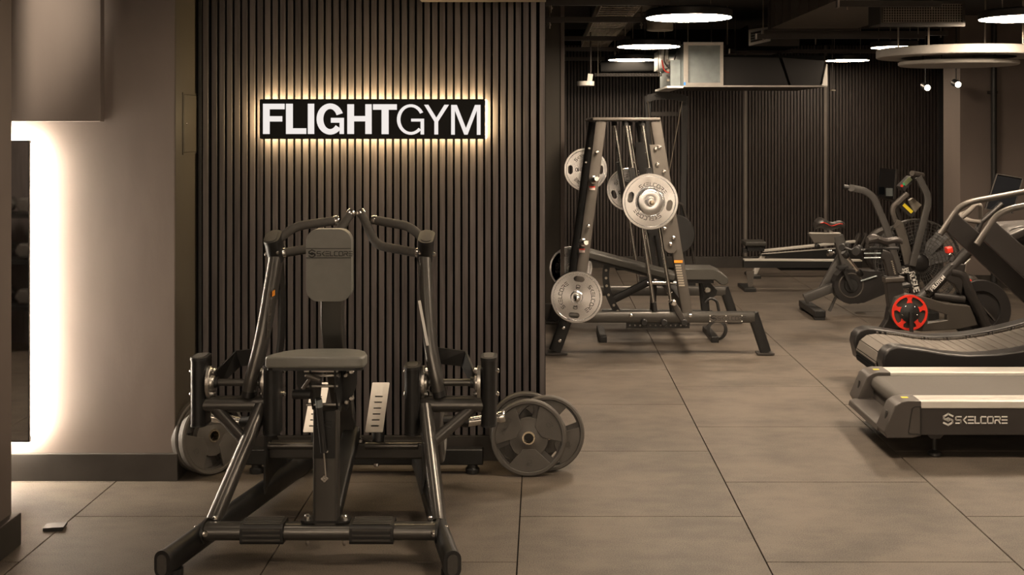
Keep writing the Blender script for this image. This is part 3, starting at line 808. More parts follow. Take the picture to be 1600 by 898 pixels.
rubber_plate((-1.70, 5.615, .190), (.80, -.57, .12), 'rubber weight plate in the left corner, behind the front one', 'rubber plates on the floor', 10)
# dropped floor wedge
wd = MB(); c = P(86, 823, 0.0 + CAMH * FPX / (828 - VY))
wd.prism([(0, 0), (.082, 0), (.088, .010), (.088, .018), (0, .014)], (c.x - .045, c.y - .02, .001), (1, .06, 0), (0, 0, 1), (-.01, .065, 0))
tag(obj('rubber_wedge', wd, M['capblk'], None, smooth=False, bevel=.002), 'small flat black rubber wedge lying on the floor near the left wall', 'wedge')
# ------------------------------------------------------------------ plate-loaded guided-rod machine with bench
N0, N1 = 8.5, 9.85   # near and far frame planes
def K(px, py, d=N0, ref=N0):
    """point of the near frame seen at px,py; d moves it to another plane keeping its x and z"""
    p = P(px, py, ref); return Vector((p.x, d, p.z))
rack = thing('guided_rod_machine', 'tall plate-loaded machine with slanted chrome guide rods and an incline bench inside', 'gym machine', (1.0, 9.2, 0))
rb_ = MB()
for d, near in ((N0, True), (N1, False)):
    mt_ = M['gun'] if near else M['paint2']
    obj('left_upright', MB().sweep([K(939, 189, d), K(901, 482, d)], .085, .07, (0, 1, 0), 'rrect', 2), mt_, rack)
    obj('left_leg', MB().sweep([K(892, 478, d + .01), K(867, 548, d + .01)], .095, .06, (0, 1, 0), 'rrect', 2), M['paint2'], rack)
    obj('foot_plate', MB().obox(K(866, 551, d), (.10, 0, 0), (0, .05, 0), (0, 0, .006)), M['strut'], rack, smooth=False)
    obj('right_upright', MB().sweep([K(1024, 189, d), K(1073, 487, d)], .082, .07, (0, 1, 0), 'rrect', 2), mt_, rack)
    obj('base_beam', MB().sweep([K(886, 495, d), K(1178, 495, d)], .07, .082, (0, 0, 1), 'rrect', 2), M['paint'], rack)
    obj('right_leg', MB().sweep([K(1176, 489, d), K(1196, 549, d)], .082, .068, (0, 1, 0), 'rrect', 2), M['paint2'], rack)
    obj('foot_plate', MB().obox(K(1195, 551, d), (.065, 0, 0), (0, .05, 0), (0, 0, .006)), M['strut'], rack, smooth=False)
    pl = MB(); q = [(1014, 226), (1034, 226), (1057, 388), (1052, 394), (1043, 394), (1037, 388)]
    pl.prism([((x - VX) * N0 / FPX, CAMH - (y - VY) * N0 / FPX) for x, y in q], (0, d - .046, 0), (1, 0, 0), (0, 0, 1), (0, .010, 0))
    obj('reinforcing_plate', pl, mt_, rack, smooth=False, bevel=.001)
    # guide rods
    for (a_, b_) in (((977, 188), (1023, 486)), ((1003, 188), (1051, 486))):
        rd = obj('guide_rod', MB().cyl(K(a_[0], a_[1], d + .0), K(b_[0], b_[1], d), .015, 14), M['chrome'], rack)
        obj('rod_socket', MB().cyl(K(a_[0], a_[1], d), K(a_[0] + 1.2, a_[1] + 8, d), .026, 12), M['capblk'], rd)
        if near: obj('rod_socket', MB().cyl(K(b_[0] - 2, b_[1] - 14, d), K(b_[0], b_[1], d), .022, 12), M['capblk'], rd)
    # loading horns on the left upright
    if near:
        for (x, y, tx_, ty_) in ((926, 281, 0, 0), (910, 378, 0, 0)):
            hr_ = MB(); hr_.lathe([(.030, 0), (.030, .03), (.022, .034), (.022, .19), (.017, .197), (.0001, .197)], K(x, y, d - .035), (0.10, -1, .10), 16)
            obj('loading_horn', hr_, M['chrome'], rack)
            s = MB(); s.obox(K(x - 1, y + 13, d - .038), (.022, 0, 0), (0, .001, 0), (0, 0, .012)); so = obj('warning_sticker', s, M['sticker'], rack, smooth=False)
            s = MB(); s.obox(K(x - 1, y + 10.5, d - .0395), (.022, 0, 0), (0, .0008, 0), (0, 0, .005)); obj('sticker_band', s, M['red'], so, smooth=False)
        for (x, y) in ((932, 237), (919, 352), (1029, 229), (1023, 232), (1026, 256), (1036, 267), (1051, 370), (1046, 380), (1048, 339), (1039, 349), (985, 491), (1077, 491), (880, 510), (874, 530), (1037, 356)):
            bolt(rb_, K(x, y, d - .052), (0, -1, 0), .014, .012)
    else:
        for (x, y) in ((932, 237), (926, 262), (1005, 228), (1008, 248), (1012, 262)): bolt(rb_, K(x, y, d - .052), (0, -1, 0), .014, .012)
# cross pieces joining the two frames
obj('top_plate', MB().box((925 - VX) * N0 / FPX, (1031.5 - VX) * N0 / FPX, N0 - .05, N1 + .05, CAMH + 8.5 * N0 / FPX, CAMH + 13.5 * N0 / FPX), M['gun'], rack, bevel=.008, seg=2)
for px_, py_ in ((895, 484), (1073, 480)):
    c = K(px_, py_); obj('cross_member', MB().box(c.x - .03, c.x + .03, N0 + .03, N1 - .03, c.z - .035, c.z + .035), M['paint2'], rack, smooth=False)
# carriage and bar
ca = K(1015, 302); cz = 1.2025; cx_ = .786
obj('plate_bar', MB().cyl((cx_, 7.93, cz), (cx_, 10.30, cz), .024, 18), M['chrome'], rack)
obj('bar_nub', MB().lathe([(.018, 0), (.018, .02), (.010, .024), (.0001, .024)], (cx_, 7.93, cz), (0, -1, 0), 14), M['brass'], rack)
for d in (N0 - .02, N1 + .02):
    cb = MB(); cb.sweep([K(986, 262, d), K(999, 352, d)], .045, .06, (0, 1, 0), 'rect'); cb.sweep([K(1013, 262, d), K(1028, 352, d)], .045, .06, (0, 1, 0), 'rect')
    cb.sweep([K(988, 300, d), K(1020, 306, d)], .05, .05, (0, 0, 1), 'rect')
    obj('carriage', cb, M['paint2'], rack, smooth=False)
# nameplate and warning label
c0 = K(1107, 501.5, N0 - .036); c1 = K(1159, 490.5, N0 - .036)
npl = obj('name_plate', MB().box(c0.x, c1.x, N0 - .041, N0 - .036, c0.z, c1.z), M['gun'], rack, smooth=False)
tx = MB(); skelcore(tx, Vector((c0.x + .012, N0 - .0412, c0.z + .015)), (1, 0, 0), (0, 0, 1), .027, .001, st=.17); obj('name_lettering', tx, M['engrave'], npl, smooth=False)
nb = MB()
for ax_ in (c0.x + .006, (c0.x + c1.x) / 2, c1.x - .006):
    for az in (c0.z + .006, c1.z - .006): bolt(nb, (ax_, N0 - .041, az), (0, -1, 0), .005, .003)
obj('rivets', nb, M['white'], npl, kind='stuff')
s = MB(); s.obox(K(1059, 407.5, N0 - .038), (.032, 0, .0), (0, .001, 0), (0, 0, .010)); obj('orange_label', s, M['orange'], rack, smooth=False)
s = MB()
for i in range(9): s.obox(K(1058.5 + i * .72, 413.5 + i * 3.9, N0 - .038), (.022, 0, 0), (0, .0008, 0), (0, 0, .006))
obj('warning_text', s, M['cream'], rack, smooth=False, kind='stuff')
# perforated rail with knobs and the crank
pr = MB(); c0 = K(978, 512, N0 - .01); c1 = K(1077, 503, N0 - .01)
nh = 12
pr.prism([[(0, 0), (c1.x - c0.x, 0), (c1.x - c0.x, c1.z - c0.z), (0, c1.z - c0.z)]] + [circ(.008, 10, .03 + i * .039, .022) for i in range(nh)], (c0.x, N0 - .02, c0.z), (1, 0, 0), (0, 0, 1), (0, .01, 0))
obj('perforated_rail', pr, M['paint2'], rack, smooth=False)
for x in (1005, 1036, 1067):
    obj('knob', MB().lathe([(.010, 0), (.010, .02), (.026, .024), (.026, .045), (.020, .05), (.0001, .05)], K(x, 501, N0 - .035), (0, -1, 0), 18), M['capblk'], rack)
obj('crank_lever', MB().sweep([K(1049, 470, N0 - .075), K(1069, 503, N0 - .075)], .045, .014, (0, 1, 0), 'oval', 3), M['strut'], rack)
bolt(rb_, K(1050.5, 470, N0 - .085), (0, -1, 0), .024, .018)
obj('shock', MB().lathe([(.008, 0), (.008, .09), (.022, .092), (.022, .10), (.010, .102), (.010, .15), (.024, .152), (.024, .162)], K(1051, 489, N0), (-.14, 0, 1), 14), M['chrome'], rack)
obj('cross_tube', MB().cyl(K(1023, 459, 9.1), K(1075, 459, 9.1), .018), M['chrome'], rack)
obj('bolts', rb_, M['chrome'], rack, kind='stuff')
# bench
BD = 9.2
def B(px, py, d=BD): return K(px, py, d, BD)
bench = thing('incline_bench', 'black padded incline bench standing inside the guided rod machine', 'bench', (1.0, BD, 0))
def padbox(name, a_, b_, th, wid, root, mt_=None, bv=.016):
    a_, b_ = Vector(a_), Vector(b_); d = (b_ - a_); L = d.length; d.normalize(); nz_ = Vector((-d.z, 0, d.x))
    m = MB(); m.obox((a_ + b_) / 2, d * L / 2, Vector((0, wid / 2, 0)), nz_ * th / 2); return obj(name, m, mt_ or M['vinyl_black'], root, bevel=bv, seg=4)
padbox('back_pad', B(902, 391), B(1052, 431), .065, .27, bench)
padbox('back_board', B(918, 403), B(1040, 436), .015, .22, bench, M['capblk'], 0)
sp = MB(); q = [(1062, 424), (1066, 417), (1113, 417), (1124, 422), (1133, 430), (1134, 438), (1128, 442), (1120, 440), (1113, 434), (1062, 434)]
sp.prism([((x - VX) * BD / FPX, CAMH - (y - VY) * BD / FPX) for x, y in q], (0, BD - .15, 0), (1, 0, 0), (0, 0, 1), (0, .30, 0)); obj('seat_pad', sp, M['vinyl_black'], bench, bevel=.010, seg=3)
obj('seat_board', MB().sweep([B(1060, 437), B(1112, 437)], .22, .025, (0, 0, 1), 'rect'), M['capblk'], bench, smooth=False)
obj('seat_post', MB().sweep([B(1098, 440), B(1103, 494)], .07, .06, (0, 1, 0), 'rrect', 2), M['paint2'], bench)
ar = MB()
ar.prism([((x - VX) * BD / FPX, CAMH - (y - VY) * BD / FPX) for x, y in [(1096, 440), (1108, 440), (1119, 452), (1117, 460), (1106, 466), (1098, 464)]], (0, BD - .06, 0), (1, 0, 0), (0, 0, 1), (0, .012, 0)); obj('seat_bracket', ar, M['paint2'], bench, smooth=False)
obj('seat_knob', MB().lathe([(.028, 0), (.028, .02), (.02, .026), (.0001, .026)], B(1103, 450, BD - .07), (0, -1, 0), 16), M['chrome'], bench)
# perforated arc
arcp = [B(x, y, BD - .08) for x, y in ((947, 412), (945, 430), (948, 452), (956, 472), (966, 488))]
obj('adjusting_arc', MB().sweep(rnd(arcp, .05), .055, .012, (0, 1, 0), 'rect'), M['paint2'], bench, smooth=False)
hb_ = MB()
for x, y in ((946, 420), (946, 432), (947, 444), (950, 458), (958, 474), (964, 483)): hb_.lathe([(.011, 0), (.011, .003), (.0001, .003)], B(x, y, BD - .087), (0, -1, 0), 10)
obj('arc_holes', hb_, M['cream'], bench, kind='stuff')
obj('support_strut', MB().sweep([B(955, 468, BD - .05), B(1024, 433, BD - .05)], .06, .04, (0, 1, 0), 'rrect', 2), M['paint2'], bench)
obj('hinge_post', MB().sweep([B(1022, 425, BD), B(1020, 486, BD)], .05, .05, (0, 1, 0), 'rrect', 2), M['paint2'], bench)
obj('hinge_knob', MB().lathe([(.024, 0), (.024, .02), (.016, .025), (.0001, .025)], B(1023, 435, BD - .08), (0, -1, 0), 14), M['chrome'], bench)
obj('floor_frame', MB().sweep([B(940, 488), B(1112, 490)], .06, .06, (0, 0, 1), 'rrect', 2), M['paint2'], bench)
for x in (940, 1110):
    c = B(x, 497); obj('floor_foot', MB().box(c.x - .03, c.x + .03, BD - .25, BD + .25, .0, .05), M['paint2'], bench, bevel=.005)
wh = MB(); wh.lathe([(.062, -.02), (.085, -.014), (.085, .014), (.062, .02)], (B(1116, 0).x, BD - .14, .086), (0, 1, 0), 28, closed=True)
obj('wheel', wh, M['capblk'], bench); 
obj('carry_handle', MB().tube(rnd([B(1099, 470, BD - .1), B(1106, 462, BD - .1), B(1117, 466, BD - .1), B(1121, 486, BD - .1)], .03), .012, 10), M['capblk'], bench)

# steel plates
def steel_plate(c, label, R=.195, roll=0, hole=True, words=True, inner=False):
    root = thing('steel_weight_plate', label, 'weight plate', (c[0], c[1], c[2]), 'steel plates on the guided rod machine')
    c = Vector(c); n = Vector((0, -1, 0)); a_ = math.radians(roll)
    u = Vector((math.cos(a_), 0, math.sin(a_))); v = Vector((-math.sin(a_), 0, math.cos(a_)))
    R2 = R - .022
    slots = [[(x + sx_ * R * .70, y) for x, y in ((-.016, -.034), (.0, -.042), (.016, -.034), (.021, -.02), (.021, .02), (.016, .034), (0, .042), (-.016, .034), (-.021, .02), (-.021, -.02))] for sx_ in (-1, 1)]
    m = MB(); m.prism([circ(R2, 64)] + slots + [circ(.026, 20)], c, u, v, (0, .016, 0)); obj('plate_face', m, M['steelplate'], root, smooth=False)
    m = MB(); m.lathe([(R2 - .001, .001), (R2 + .004, .008), (R - .003, .008), (R, .004), (R, -.02), (R - .003, -.024), (R2 + .004, -.024), (R2 - .001, -.016)], c, n, 64, closed=True); obj('rim', m, M['steelplate'], root)
    m = MB(); m.lathe([(.0265, .001), (.0265, .012), (.040, .012), (.048, .004), (.048, -.016), (.0265, -.016)], c, n, 32, closed=True); obj('hub', m, M['steelplate'], root)
    m = MB()
    cy = -.0008
    for sgn in (1, -1):
        uu, vv2 = u * sgn, v * sgn
        h = .025; base = .098
        # letters on an arc
        wds = [.8, .55, .75, .62, .75, .85, .8, .75]; tot = sum(wds) + .35 * 7; rr = .112; pos = 0
        for ch, w_ in zip('skelcore', wds):
            mid = (pos + w_ / 2 - tot / 2) * h; ang = mid / (rr + .01)
            ru = uu * math.cos(ang) - vv2 * math.sin(ang); rv = uu * math.sin(ang) + vv2 * math.cos(ang)
            strokes(m, G[ch][1], c + rv * rr - ru * w_ * h / 2 + Vector((0, -.0006, 0)), ru, rv, h, .0042, .0012); pos += w_ + .35
        # number beside the hub
        o_ = c + uu * .062 - vv2 * .013 + Vector((0, -.0006, 0))
        text(m, '10', o_, uu, vv2, .027, .0045, .22, .0012)
    obj('engraved_lettering', m, M['engrave'], root, smooth=False)
    return root
steel_plate((cx_, 8.06, cz), 'large shining steel weight plate on the near end of the slanting machine bar', .205, -12)
m = steel_plate((cx_, 8.02, cz), 'smaller steel disc plate stacked on the front of the large shining plate', .105, -12) if False else None
sd = MB(); sd.lathe([(.025, 0), (.025, .014), (.030, .016), (.090, .016), (.098, .012), (.102, .016), (.106, .010), (.106, 0)], (cx_, 8.035, cz), (0, -1, 0), 48, closed=True)
tag(obj('small_steel_plate', sd, M['steelplate']), 'small steel disc plate in front of the large shining plate on the bar', 'weight plate')
c = K(901, 464, 8.38, 8.3); steel_plate((c.x, 8.30, c.z), 'bright steel 10 plate low on the left leg of the guided rod machine', .195, 82)
obj('loading_horn', MB().lathe([(.025, 0), (.025, .19), (.018, .20), (.010, .205), (.0001, .205)], (c.x, 8.41, c.z), (0, -1, 0), 18), M['chrome'], rack)
obj('loading_horn', MB().lathe([(.022, 0), (.022, .19), (.0001, .20)], (c.x, 9.93, c.z), (0, 1, 0), 14), M['chrome'], rack)
steel_plate((c.x, 10.0, c.z + .0), 'steel plate low on the far left leg, its rim seen behind the bright plate', .195, 60)
steel_plate((.393, 10.0, 1.357), 'steel 10 plate high on the far left upright, behind the near upright', .195, 0)
obj('loading_horn', MB().lathe([(.022, 0), (.022, .19), (.0001, .20)], (.393, 9.9, 1.357), (0, 1, 0), 14), M['chrome'], rack)
steel_plate((cx_, 10.12, cz - .03), 'steel plate on the far bar end, half hidden by the large shining plate', .195, 20)

# ------------------------------------------------------------------ cable tower far behind
TD = 12.2
ct = thing('cable_tower', 'dark cable tower with a curved lettered top panel standing by the far slats', 'gym machine', (P(1040, 0, TD).x, TD, 0))
def T(px, py, d=TD): return P(px, py, d)
q = [(1012, 147), (1040, 150), (1068, 147), (1070, 158), (1040, 155), (1010, 159)]
hp = MB(); hp.prism([((x - VX) * TD / FPX, CAMH - (y - VY) * TD / FPX) for x, y in [(1011, 148), (1025, 145), (1040, 144), (1055, 145), (1070, 148), (1071, 160), (1055, 156), (1040, 155), (1025, 156), (1010, 160)]], (0, TD, 0), (1, 0, 0), (0, 0, 1), (0, .03, 0))
hd = obj('top_panel', hp, M['black_frame'], ct, smooth=False)
tx = MB(); skelcore(tx, T(1023, 151.5, TD - .002), (1, 0, 0), (0, 0, 1), .026, .001); obj('panel_lettering', tx, M['strut'], hd, smooth=False)
obj('cross_bar', MB().sweep([T(1017, 178), T(1060, 178)], .05, .045, (0, 0, 1), 'rect'), M['strut'], ct, smooth=False)
for x0_, x1_ in ((1012, 1020), (1070, 1066)):
    obj('tower_post', MB().sweep([T(x0_, 150, TD + .1), T(x1_, 415, TD + .1)], .06, .05, (0, 1, 0), 'rect'), M['black_frame'], ct, smooth=False)
obj('rope', MB().cyl(T(1012, 158), T(1022, 250), .0045, 8), M['rodm'], ct)
obj('rope', MB().cyl(T(1066, 158), T(1040, 300), .0045, 8), M['rodm'], ct)
obj('tower_foot', MB().box(T(1000, 0).x, T(1085, 0).x, TD - .1, TD + .25, 0, .06), M['paint2'], ct, smooth=False)
obj('bent_handle', MB().tube(rnd([T(1058, 317), T(1066, 319), T(1071, 335), T(1085, 412)], .06), .016, 10), M['strut'], ct)
m = MB(); m.lathe([(.02, 0), (.21, 0), (.22, .02), (.21, .04), (.02, .04)], T(1054, 366, TD - .15), (0, -1, 0), 40, closed=True)
tp = obj('tower_disc', m, M['black_frame'], ct)
obj('disc_ring', MB().tube([T(1058 + 20 * math.cos(t), 366 - 36 * math.sin(t) * .8, TD - .21) for t in [math.radians(150 + i * 12) for i in range(9)]], .010, 8), M['chrome'], ct)

# ------------------------------------------------------------------ two rowing machines at the far wall
r1 = thing('rowing_machine', 'nearer rowing machine with a low black beam topped by a pale rail', 'rowing machine', (P(1250, 0, 12).x, 12.0, 0))
RD = 11.9
obj('main_beam', MB().sweep([T(1161, 412, RD), T(1345, 412, RD)], .10, .075, (0, 0, 1), 'rect'), M['paint2'], r1, smooth=False)
obj('rail_top', MB().sweep([T(1162, 405.5, RD), T(1345, 406.5, RD)], .105, .014, (0, 0, 1), 'rect'), M['silver_rail'], r1, smooth=False)
lg = MB(); lg.prism([((x - VX) * RD / FPX, CAMH - (y - VY) * RD / FPX) for x, y in [(1164, 422), (1177, 422), (1174, 449), (1168, 449)]], (0, RD - .06, 0), (1, 0, 0), (0, 0, 1), (0, .012, 0)); obj('leg', lg, M['gun'], r1, smooth=False)
obj('foot', MB().box(T(1158, 0, RD).x, T(1176, 0, RD).x, RD - .20, RD + .22, 0, .035), M['capblk'], r1, smooth=False, bevel=.004)
obj('far_leg', MB().box(T(1320, 0, RD).x, T(1326, 0, RD).x, RD - .03, RD + .03, .0, .24), M['gun'], r1, smooth=False)
fw = MB(); fw.lathe([(.03, -.05), (.24, -.05), (.26, -.03), (.26, .03), (.24, .05), (.03, .05)], (T(1400, 0, RD).x, RD, .36), (0, 1, 0), 36, closed=True); obj('flywheel_housing', fw, M['capblk'], r1)
r2 = thing('rowing_machine', 'farther rowing machine with black seat and pale sloping double rail', 'rowing machine', (P(1250, 0, 12.9).x, 12.9, 0))
RE = 12.9
obj('rail', MB().sweep([T(1192, 391.5, RE), T(1336, 377, RE)], .07, .028, (0, 0, 1), 'rrect', 2), M['silver_rail'], r2)
wg = MB(); wg.prism([((x - VX) * RE / FPX, CAMH - (y - VY) * RE / FPX) for x, y in [(1186, 398), (1192, 397), (1300, 389), (1345, 386), (1345, 412), (1290, 408), (1215, 402)]], (0, RE - .05, 0), (1, 0, 0), (0, 0, 1), (0, .10, 0)); obj('beam_fairing', wg, M['paint2'], r2, smooth=False)
obj('lower_rail', MB().sweep([T(1190, 396.5, RE - .055), T(1310, 387.5, RE - .055)], .02, .010, (0, 0, 1), 'rect'), M['silver_rail'], r2, smooth=False)
obj('seat', MB().sweep([T(1161, 379, RE), T(1194, 379, RE)], .30, .050, (0, 0, 1), 'rrect', 3), M['vinyl_black'], r2, bevel=.008)
obj('seat_carriage', MB().box(T(1166, 0, RE).x, T(1192, 0, RE).x, RE - .08, RE + .08, T(0, 391, RE).z, T(0, 382, RE).z), M['capblk'], r2, smooth=False)
bk = MB(); bk.box(T(1160, 0, RE).x, T(1168, 0, RE).x, RE - .05, RE + .05, T(0, 394, RE).z, T(0, 388, RE).z); obj('end_stop', bk, M['capblk'], r2, smooth=False)
obj('rear_leg', MB().sweep([T(1192, 398, RE), T(1176, 433, RE)], .06, .05, (0, 1, 0), 'rrect', 2), M['silver_rail'], r2)
obj('foot', MB().box(T(1168, 0, RE).x, T(1184, 0, RE).x, RE - .2, RE + .2, 0, .03), M['capblk'], r2, smooth=False)
obj('rail_clamp', MB().lathe([(.028, 0), (.028, .05), (.02, .055), (.0001, .055)], T(1276, 384, RE - .03), (0, -1, 0), 12), M['capblk'], r2)
# foot stretchers and handle rack at the front end
for x_ in (1335, 1345):
    obj('foot_rest', MB().sweep([T(x_ - 4, 392, RE), T(x_ + 8, 364, RE)], .03, .09, (0, 1, 0), 'rrect', 2), M['strut'], r2)
obj('flywheel_housing', MB().lathe([(.03, -.06), (.26, -.06), (.29, -.03), (.29, .03), (.26, .06), (.03, .06)], (T(1388, 0, RE).x, RE, T(0, 392, RE).z), (0, 1, 0), 36, closed=True), M['strut'], r2)
fx = MB(); fx.sweep([T(1398, 412, RE), T(1402, 433, RE)], .05, .05, (0, 1, 0), 'rect'); obj('front_leg', fx, M['strut'], r2, smooth=False)
# screen on an arm
scr = obj('screen_arm', MB().sweep([T(1372, 306, RE), T(1396, 313, RE), T(1420, 380, RE)], .045, .045, (0, 1, 0), 'rrect', 2), M['strut'], r2)
sc_ = MB(); sc_.prism([((x - VX) * RE / FPX, CAMH - (y - VY) * RE / FPX) for x, y in [(1374, 262), (1401, 265), (1397, 310), (1370, 306)]], (0, RE - .05, 0), (1, 0, 0), (0, 0, 1), (0, .03, 0)); so = obj('screen', sc_, M['screen'], r2, smooth=False)
obj('screen_edge', MB().sweep([T(1401, 264.5, RE - .06), T(1397, 311, RE - .06)], .02, .03, (0, 1, 0), 'rect'), M['strut'], so, smooth=False)
obj('small_monitor', MB().box(T(1385, 0, RE - .2).x, T(1394, 0, RE - .2).x, RE - .22, RE - .18, T(0, 306, RE - .2).z, T(0, 294, RE - .2).z), M['galv'], r2, smooth=False)

# ------------------------------------------------------------------ fan bike
E0 = 10.3
eb = thing('fan_bike', 'grey fan bike with ROGUE lettering, wire fan cage and red-stitched saddle', 'exercise bike', (P(1370, 0, E0).x, E0, 0))
def E(px, py, d=E0): return P(px, py, d)
def poly(pts, d, th, mt_, name, root, bevel=0, **kw):
    m = MB(); m.prism([((x - VX) * d / FPX, CAMH - (y - VY) * d / FPX) for x, y in pts], (0, d, 0), (1, 0, 0), (0, 0, 1), (0, th, 0)); return obj(name, m, mt_, root, smooth=False, bevel=bevel, **kw)
M['bike_grey'] = mat('bike grey paint', (.070, .067, .064), .42, .3, var=.05)
M['bike_black'] = mat('bike black plastic', (.014, .013, .013), .40)
saddle_mat = mat('saddle vinyl', (.038, .034, .032), .36)
def saddle(px0, px1, py, d, root, w=.17, th=.045, trim=None, flip=False):
    a_, b_ = P(px0, py, d), P(px1, py, d); L = b_.x - a_.x
    m = MB(); n = 10; ws = [.55, .85, 1.0, .98, .82, .55, .38, .30, .27, .25, .12]
    hs = [.2, .5, .62, .45, .22, .1, .12, .25, .35, .3, .05]
    if flip: pass
    pts = []; vs = []; fs = []
    K_ = 12
    for i in range(n + 1):
        x = a_.x + L * i / n; ww = w / 2 * ws[i]; zt = a_.z + th * hs[i]
        for j in range(K_):
            t = 2 * math.pi * j / K_
            vs.append((x, d + math.cos(t) * ww, zt + math.sin(t) * th * (.55 if math.sin(t) > 0 else .85) * (0.6 + .4 * ws[i])))
    for i in range(n):
        for j in range(K_):
            j2 = (j + 1) % K_; fs.append((i * K_ + j, i * K_ + j2, (i + 1) * K_ + j2, (i + 1) * K_ + j))
    fs.append(tuple(range(K_))); fs.append(tuple(n * K_ + j for j in range(K_)))
    m.add(vs, fs); s = obj('saddle', m, saddle_mat, root)
    if trim:
        tpts = [(a_.x + L * i / n, d - w / 2 * ws[i] * 1.0, a_.z + th * hs[i]) for i in range(1, n)]
        obj('red_stitching', MB().tube(tpts, .004, 6), trim, s)
    return s
saddle(1273, 1320, 353, E0, eb, .24, .07, M['red'])
poly([(1264, 365), (1311, 364), (1316, 378), (1322, 378), (1318, 374), (1300, 380), (1272, 379)], E0 - .03, .06, M['gun'], 'seat_slider', eb)
obj('seat_stem', MB().cyl(E(1298, 360), E(1298, 366), .02), M['chrome'], eb)
obj('slider_top', MB().sweep([E(1265, 364), E(1312, 364)], .075, .008, (0, 0, 1), 'rect'), M['silver_rail'], eb, smooth=False)
obj('seat_post', MB().sweep([E(1309, 368), E(1327, 432)], .095, .07, (0, 1, 0), 'rrect', 2), M['bike_grey'], eb)
obj('rear_stay', MB().sweep([E(1316, 398, E0 + .06), E(1284, 455, E0 + .06)], .085, .05, (0, 1, 0), 'rrect', 2), M['bike_grey'], eb)
obj('rear_beam', MB().sweep([E(1257, 466), E(1303, 448)], .085, .06, (0, 1, 0), 'rrect', 2), M['bike_grey'], eb)
for (a0_, b0_) in (((1260, 470), (1267, 488)), ((1311, 452), (1296, 486))):
    obj('stay', MB().sweep([E(*a0_), E(*b0_)], .022, .022, (0, 1, 0), 'rect'), M['bike_grey'], eb, smooth=False)
cxx = E(1268, 0).x
obj('rear_foot_bar', MB().box(cxx - .05, cxx + .05, 9.98, 10.60, .03, .085), M['paint2'], eb, bevel=.004)
for y_ in (10.02, 10.56): obj('foot_pad', MB().box(cxx - .045, cxx + .045, y_ - .03, y_ + .03, 0, .03), M['capblk'], eb, smooth=False)
obj('slider_knob', MB().lathe([(.01, 0), (.01, .03), (.028, .032), (.028, .07), (.0001, .075)], E(1304, 395, E0 - .02), (-1, -.25, -.03), 14), M['chrome'], eb)
# belt guard
gd = [(1330 + 27 * math.cos(math.radians(t)), 447 + 28 * math.sin(math.radians(t))) for t in range(75, 275, 20)] + [(1360, 424), (1400, 424), (1432, 432), (1432, 448), (1400, 452), (1350, 473)]
poly(gd, E0 - .10, .16, M['bike_black'], 'belt_guard', eb, bevel=.012)
obj('guard_ring', MB().lathe([(.103, 0), (.110, .008), (.118, 0)], E(1330, 446, E0 - .10), (0, -1, 0), 40, closed=True), M['gun'], eb)
obj('crank_disc', MB().lathe([(.0001, .012), (.06, .012), (.066, 0)], E(1330, 446, E0 - .10), (0, -1, 0), 32), M['capblk'], eb)
obj('crank_arm', MB().sweep([E(1318, 420, E0 - .14), E(1332, 452, E0 - .14)], .034, .022, (0, 1, 0), 'rrect', 2), M['capblk'], eb)
def pedal(c, root):
    c = Vector(c); m = MB(); m.obox(c, (.045, 0, .01), (0, .045, 0), (-.004, 0, .012)); return obj('pedal', m, M['capblk'], root, bevel=.004)
pedal(E(1316, 417, E0 - .20), eb); pedal(E(1344, 470, E0 + .16), eb)
obj('guard_strip', MB().cyl(E(1345, 439, E0 - .115), E(1370, 431, E0 - .115), .008), M['galv'], eb)
# fan and wire cage
fc = E(1433, 409); FR = .385
cg = MB()
for rr in [FR * k_ for k_ in (.25, .34, .43, .52, .61, .70, .78, .86, .93, 1.0)]:
    cg.lathe([(rr - .0022, -.0022), (rr + .0022, -.0022), (rr + .0022, .0022), (rr - .0022, .0022)], (fc.x, E0 - .10 - (0 if rr < FR * .95 else -.03), fc.z), (0, -1, 0), 44, closed=True)
for i in range(44):
    t = 2 * math.pi * i / 44; 
    cg.sweep([(fc.x + .08 * math.cos(t), E0 - .10, fc.z + .08 * math.sin(t)), (fc.x + FR * math.cos(t), E0 - .10, fc.z + FR * math.sin(t)), (fc.x + FR * math.cos(t), E0 + .10, fc.z + FR * math.sin(t))], .004, .004, (-math.sin(t), 0, math.cos(t)), 'rect')
obj('wire_cage', cg, M['fan'], eb, smooth=False, kind='stuff')
for i in range(10):
    t = 2 * math.pi * i / 10 + .2
    d_ = Vector((math.cos(t), 0, math.sin(t))); q_ = Vector((-math.sin(t), .45, math.cos(t))).normalized()
    m = MB(); m.obox(Vector((fc.x, E0, fc.z)) + d_ * .225, d_ * .135, q_ * .055, d_.cross(q_) * .002); obj('fan_blade', m, M['bike_black'], eb, smooth=False)
obj('fan_hub', MB().lathe([(.0001, .09), (.05, .09), (.085, .07), (.085, -.06), (.0001, -.06)], (fc.x, E0, fc.z), (0, -1, 0), 28), M['bike_black'], eb)
obj('fan_shroud', MB().lathe([(FR + .006, -.03), (FR + .006, .03), (FR + .016, .03), (FR + .016, -.03)], (fc.x, E0, fc.z), (0, -1, 0), 48, closed=True), M['bike_grey'], eb)
obj('cage_band', MB().sweep(rnd([E(1398, 349, E0 - .13), E(1404, 351, E0 - .13), E(1412, 375, E0 - .13), E(1420, 412, E0 - .13)], .05), .085, .02, (0, 1, 0), 'rrect', 2), M['gun'], eb)
fork = obj('front_fork', MB().sweep([E(1419, 412, E0 - .15), E(1432, 470, E0 - .15), E(1438, 500, E0 - .15)], .075, .035, (0, 1, 0), 'rrect', 2), M['bike_black'], eb)
tx = MB(); dn = (E(1436, 470) - E(1423, 418)).normalized(); acr = Vector((-dn.z, 0, dn.x))
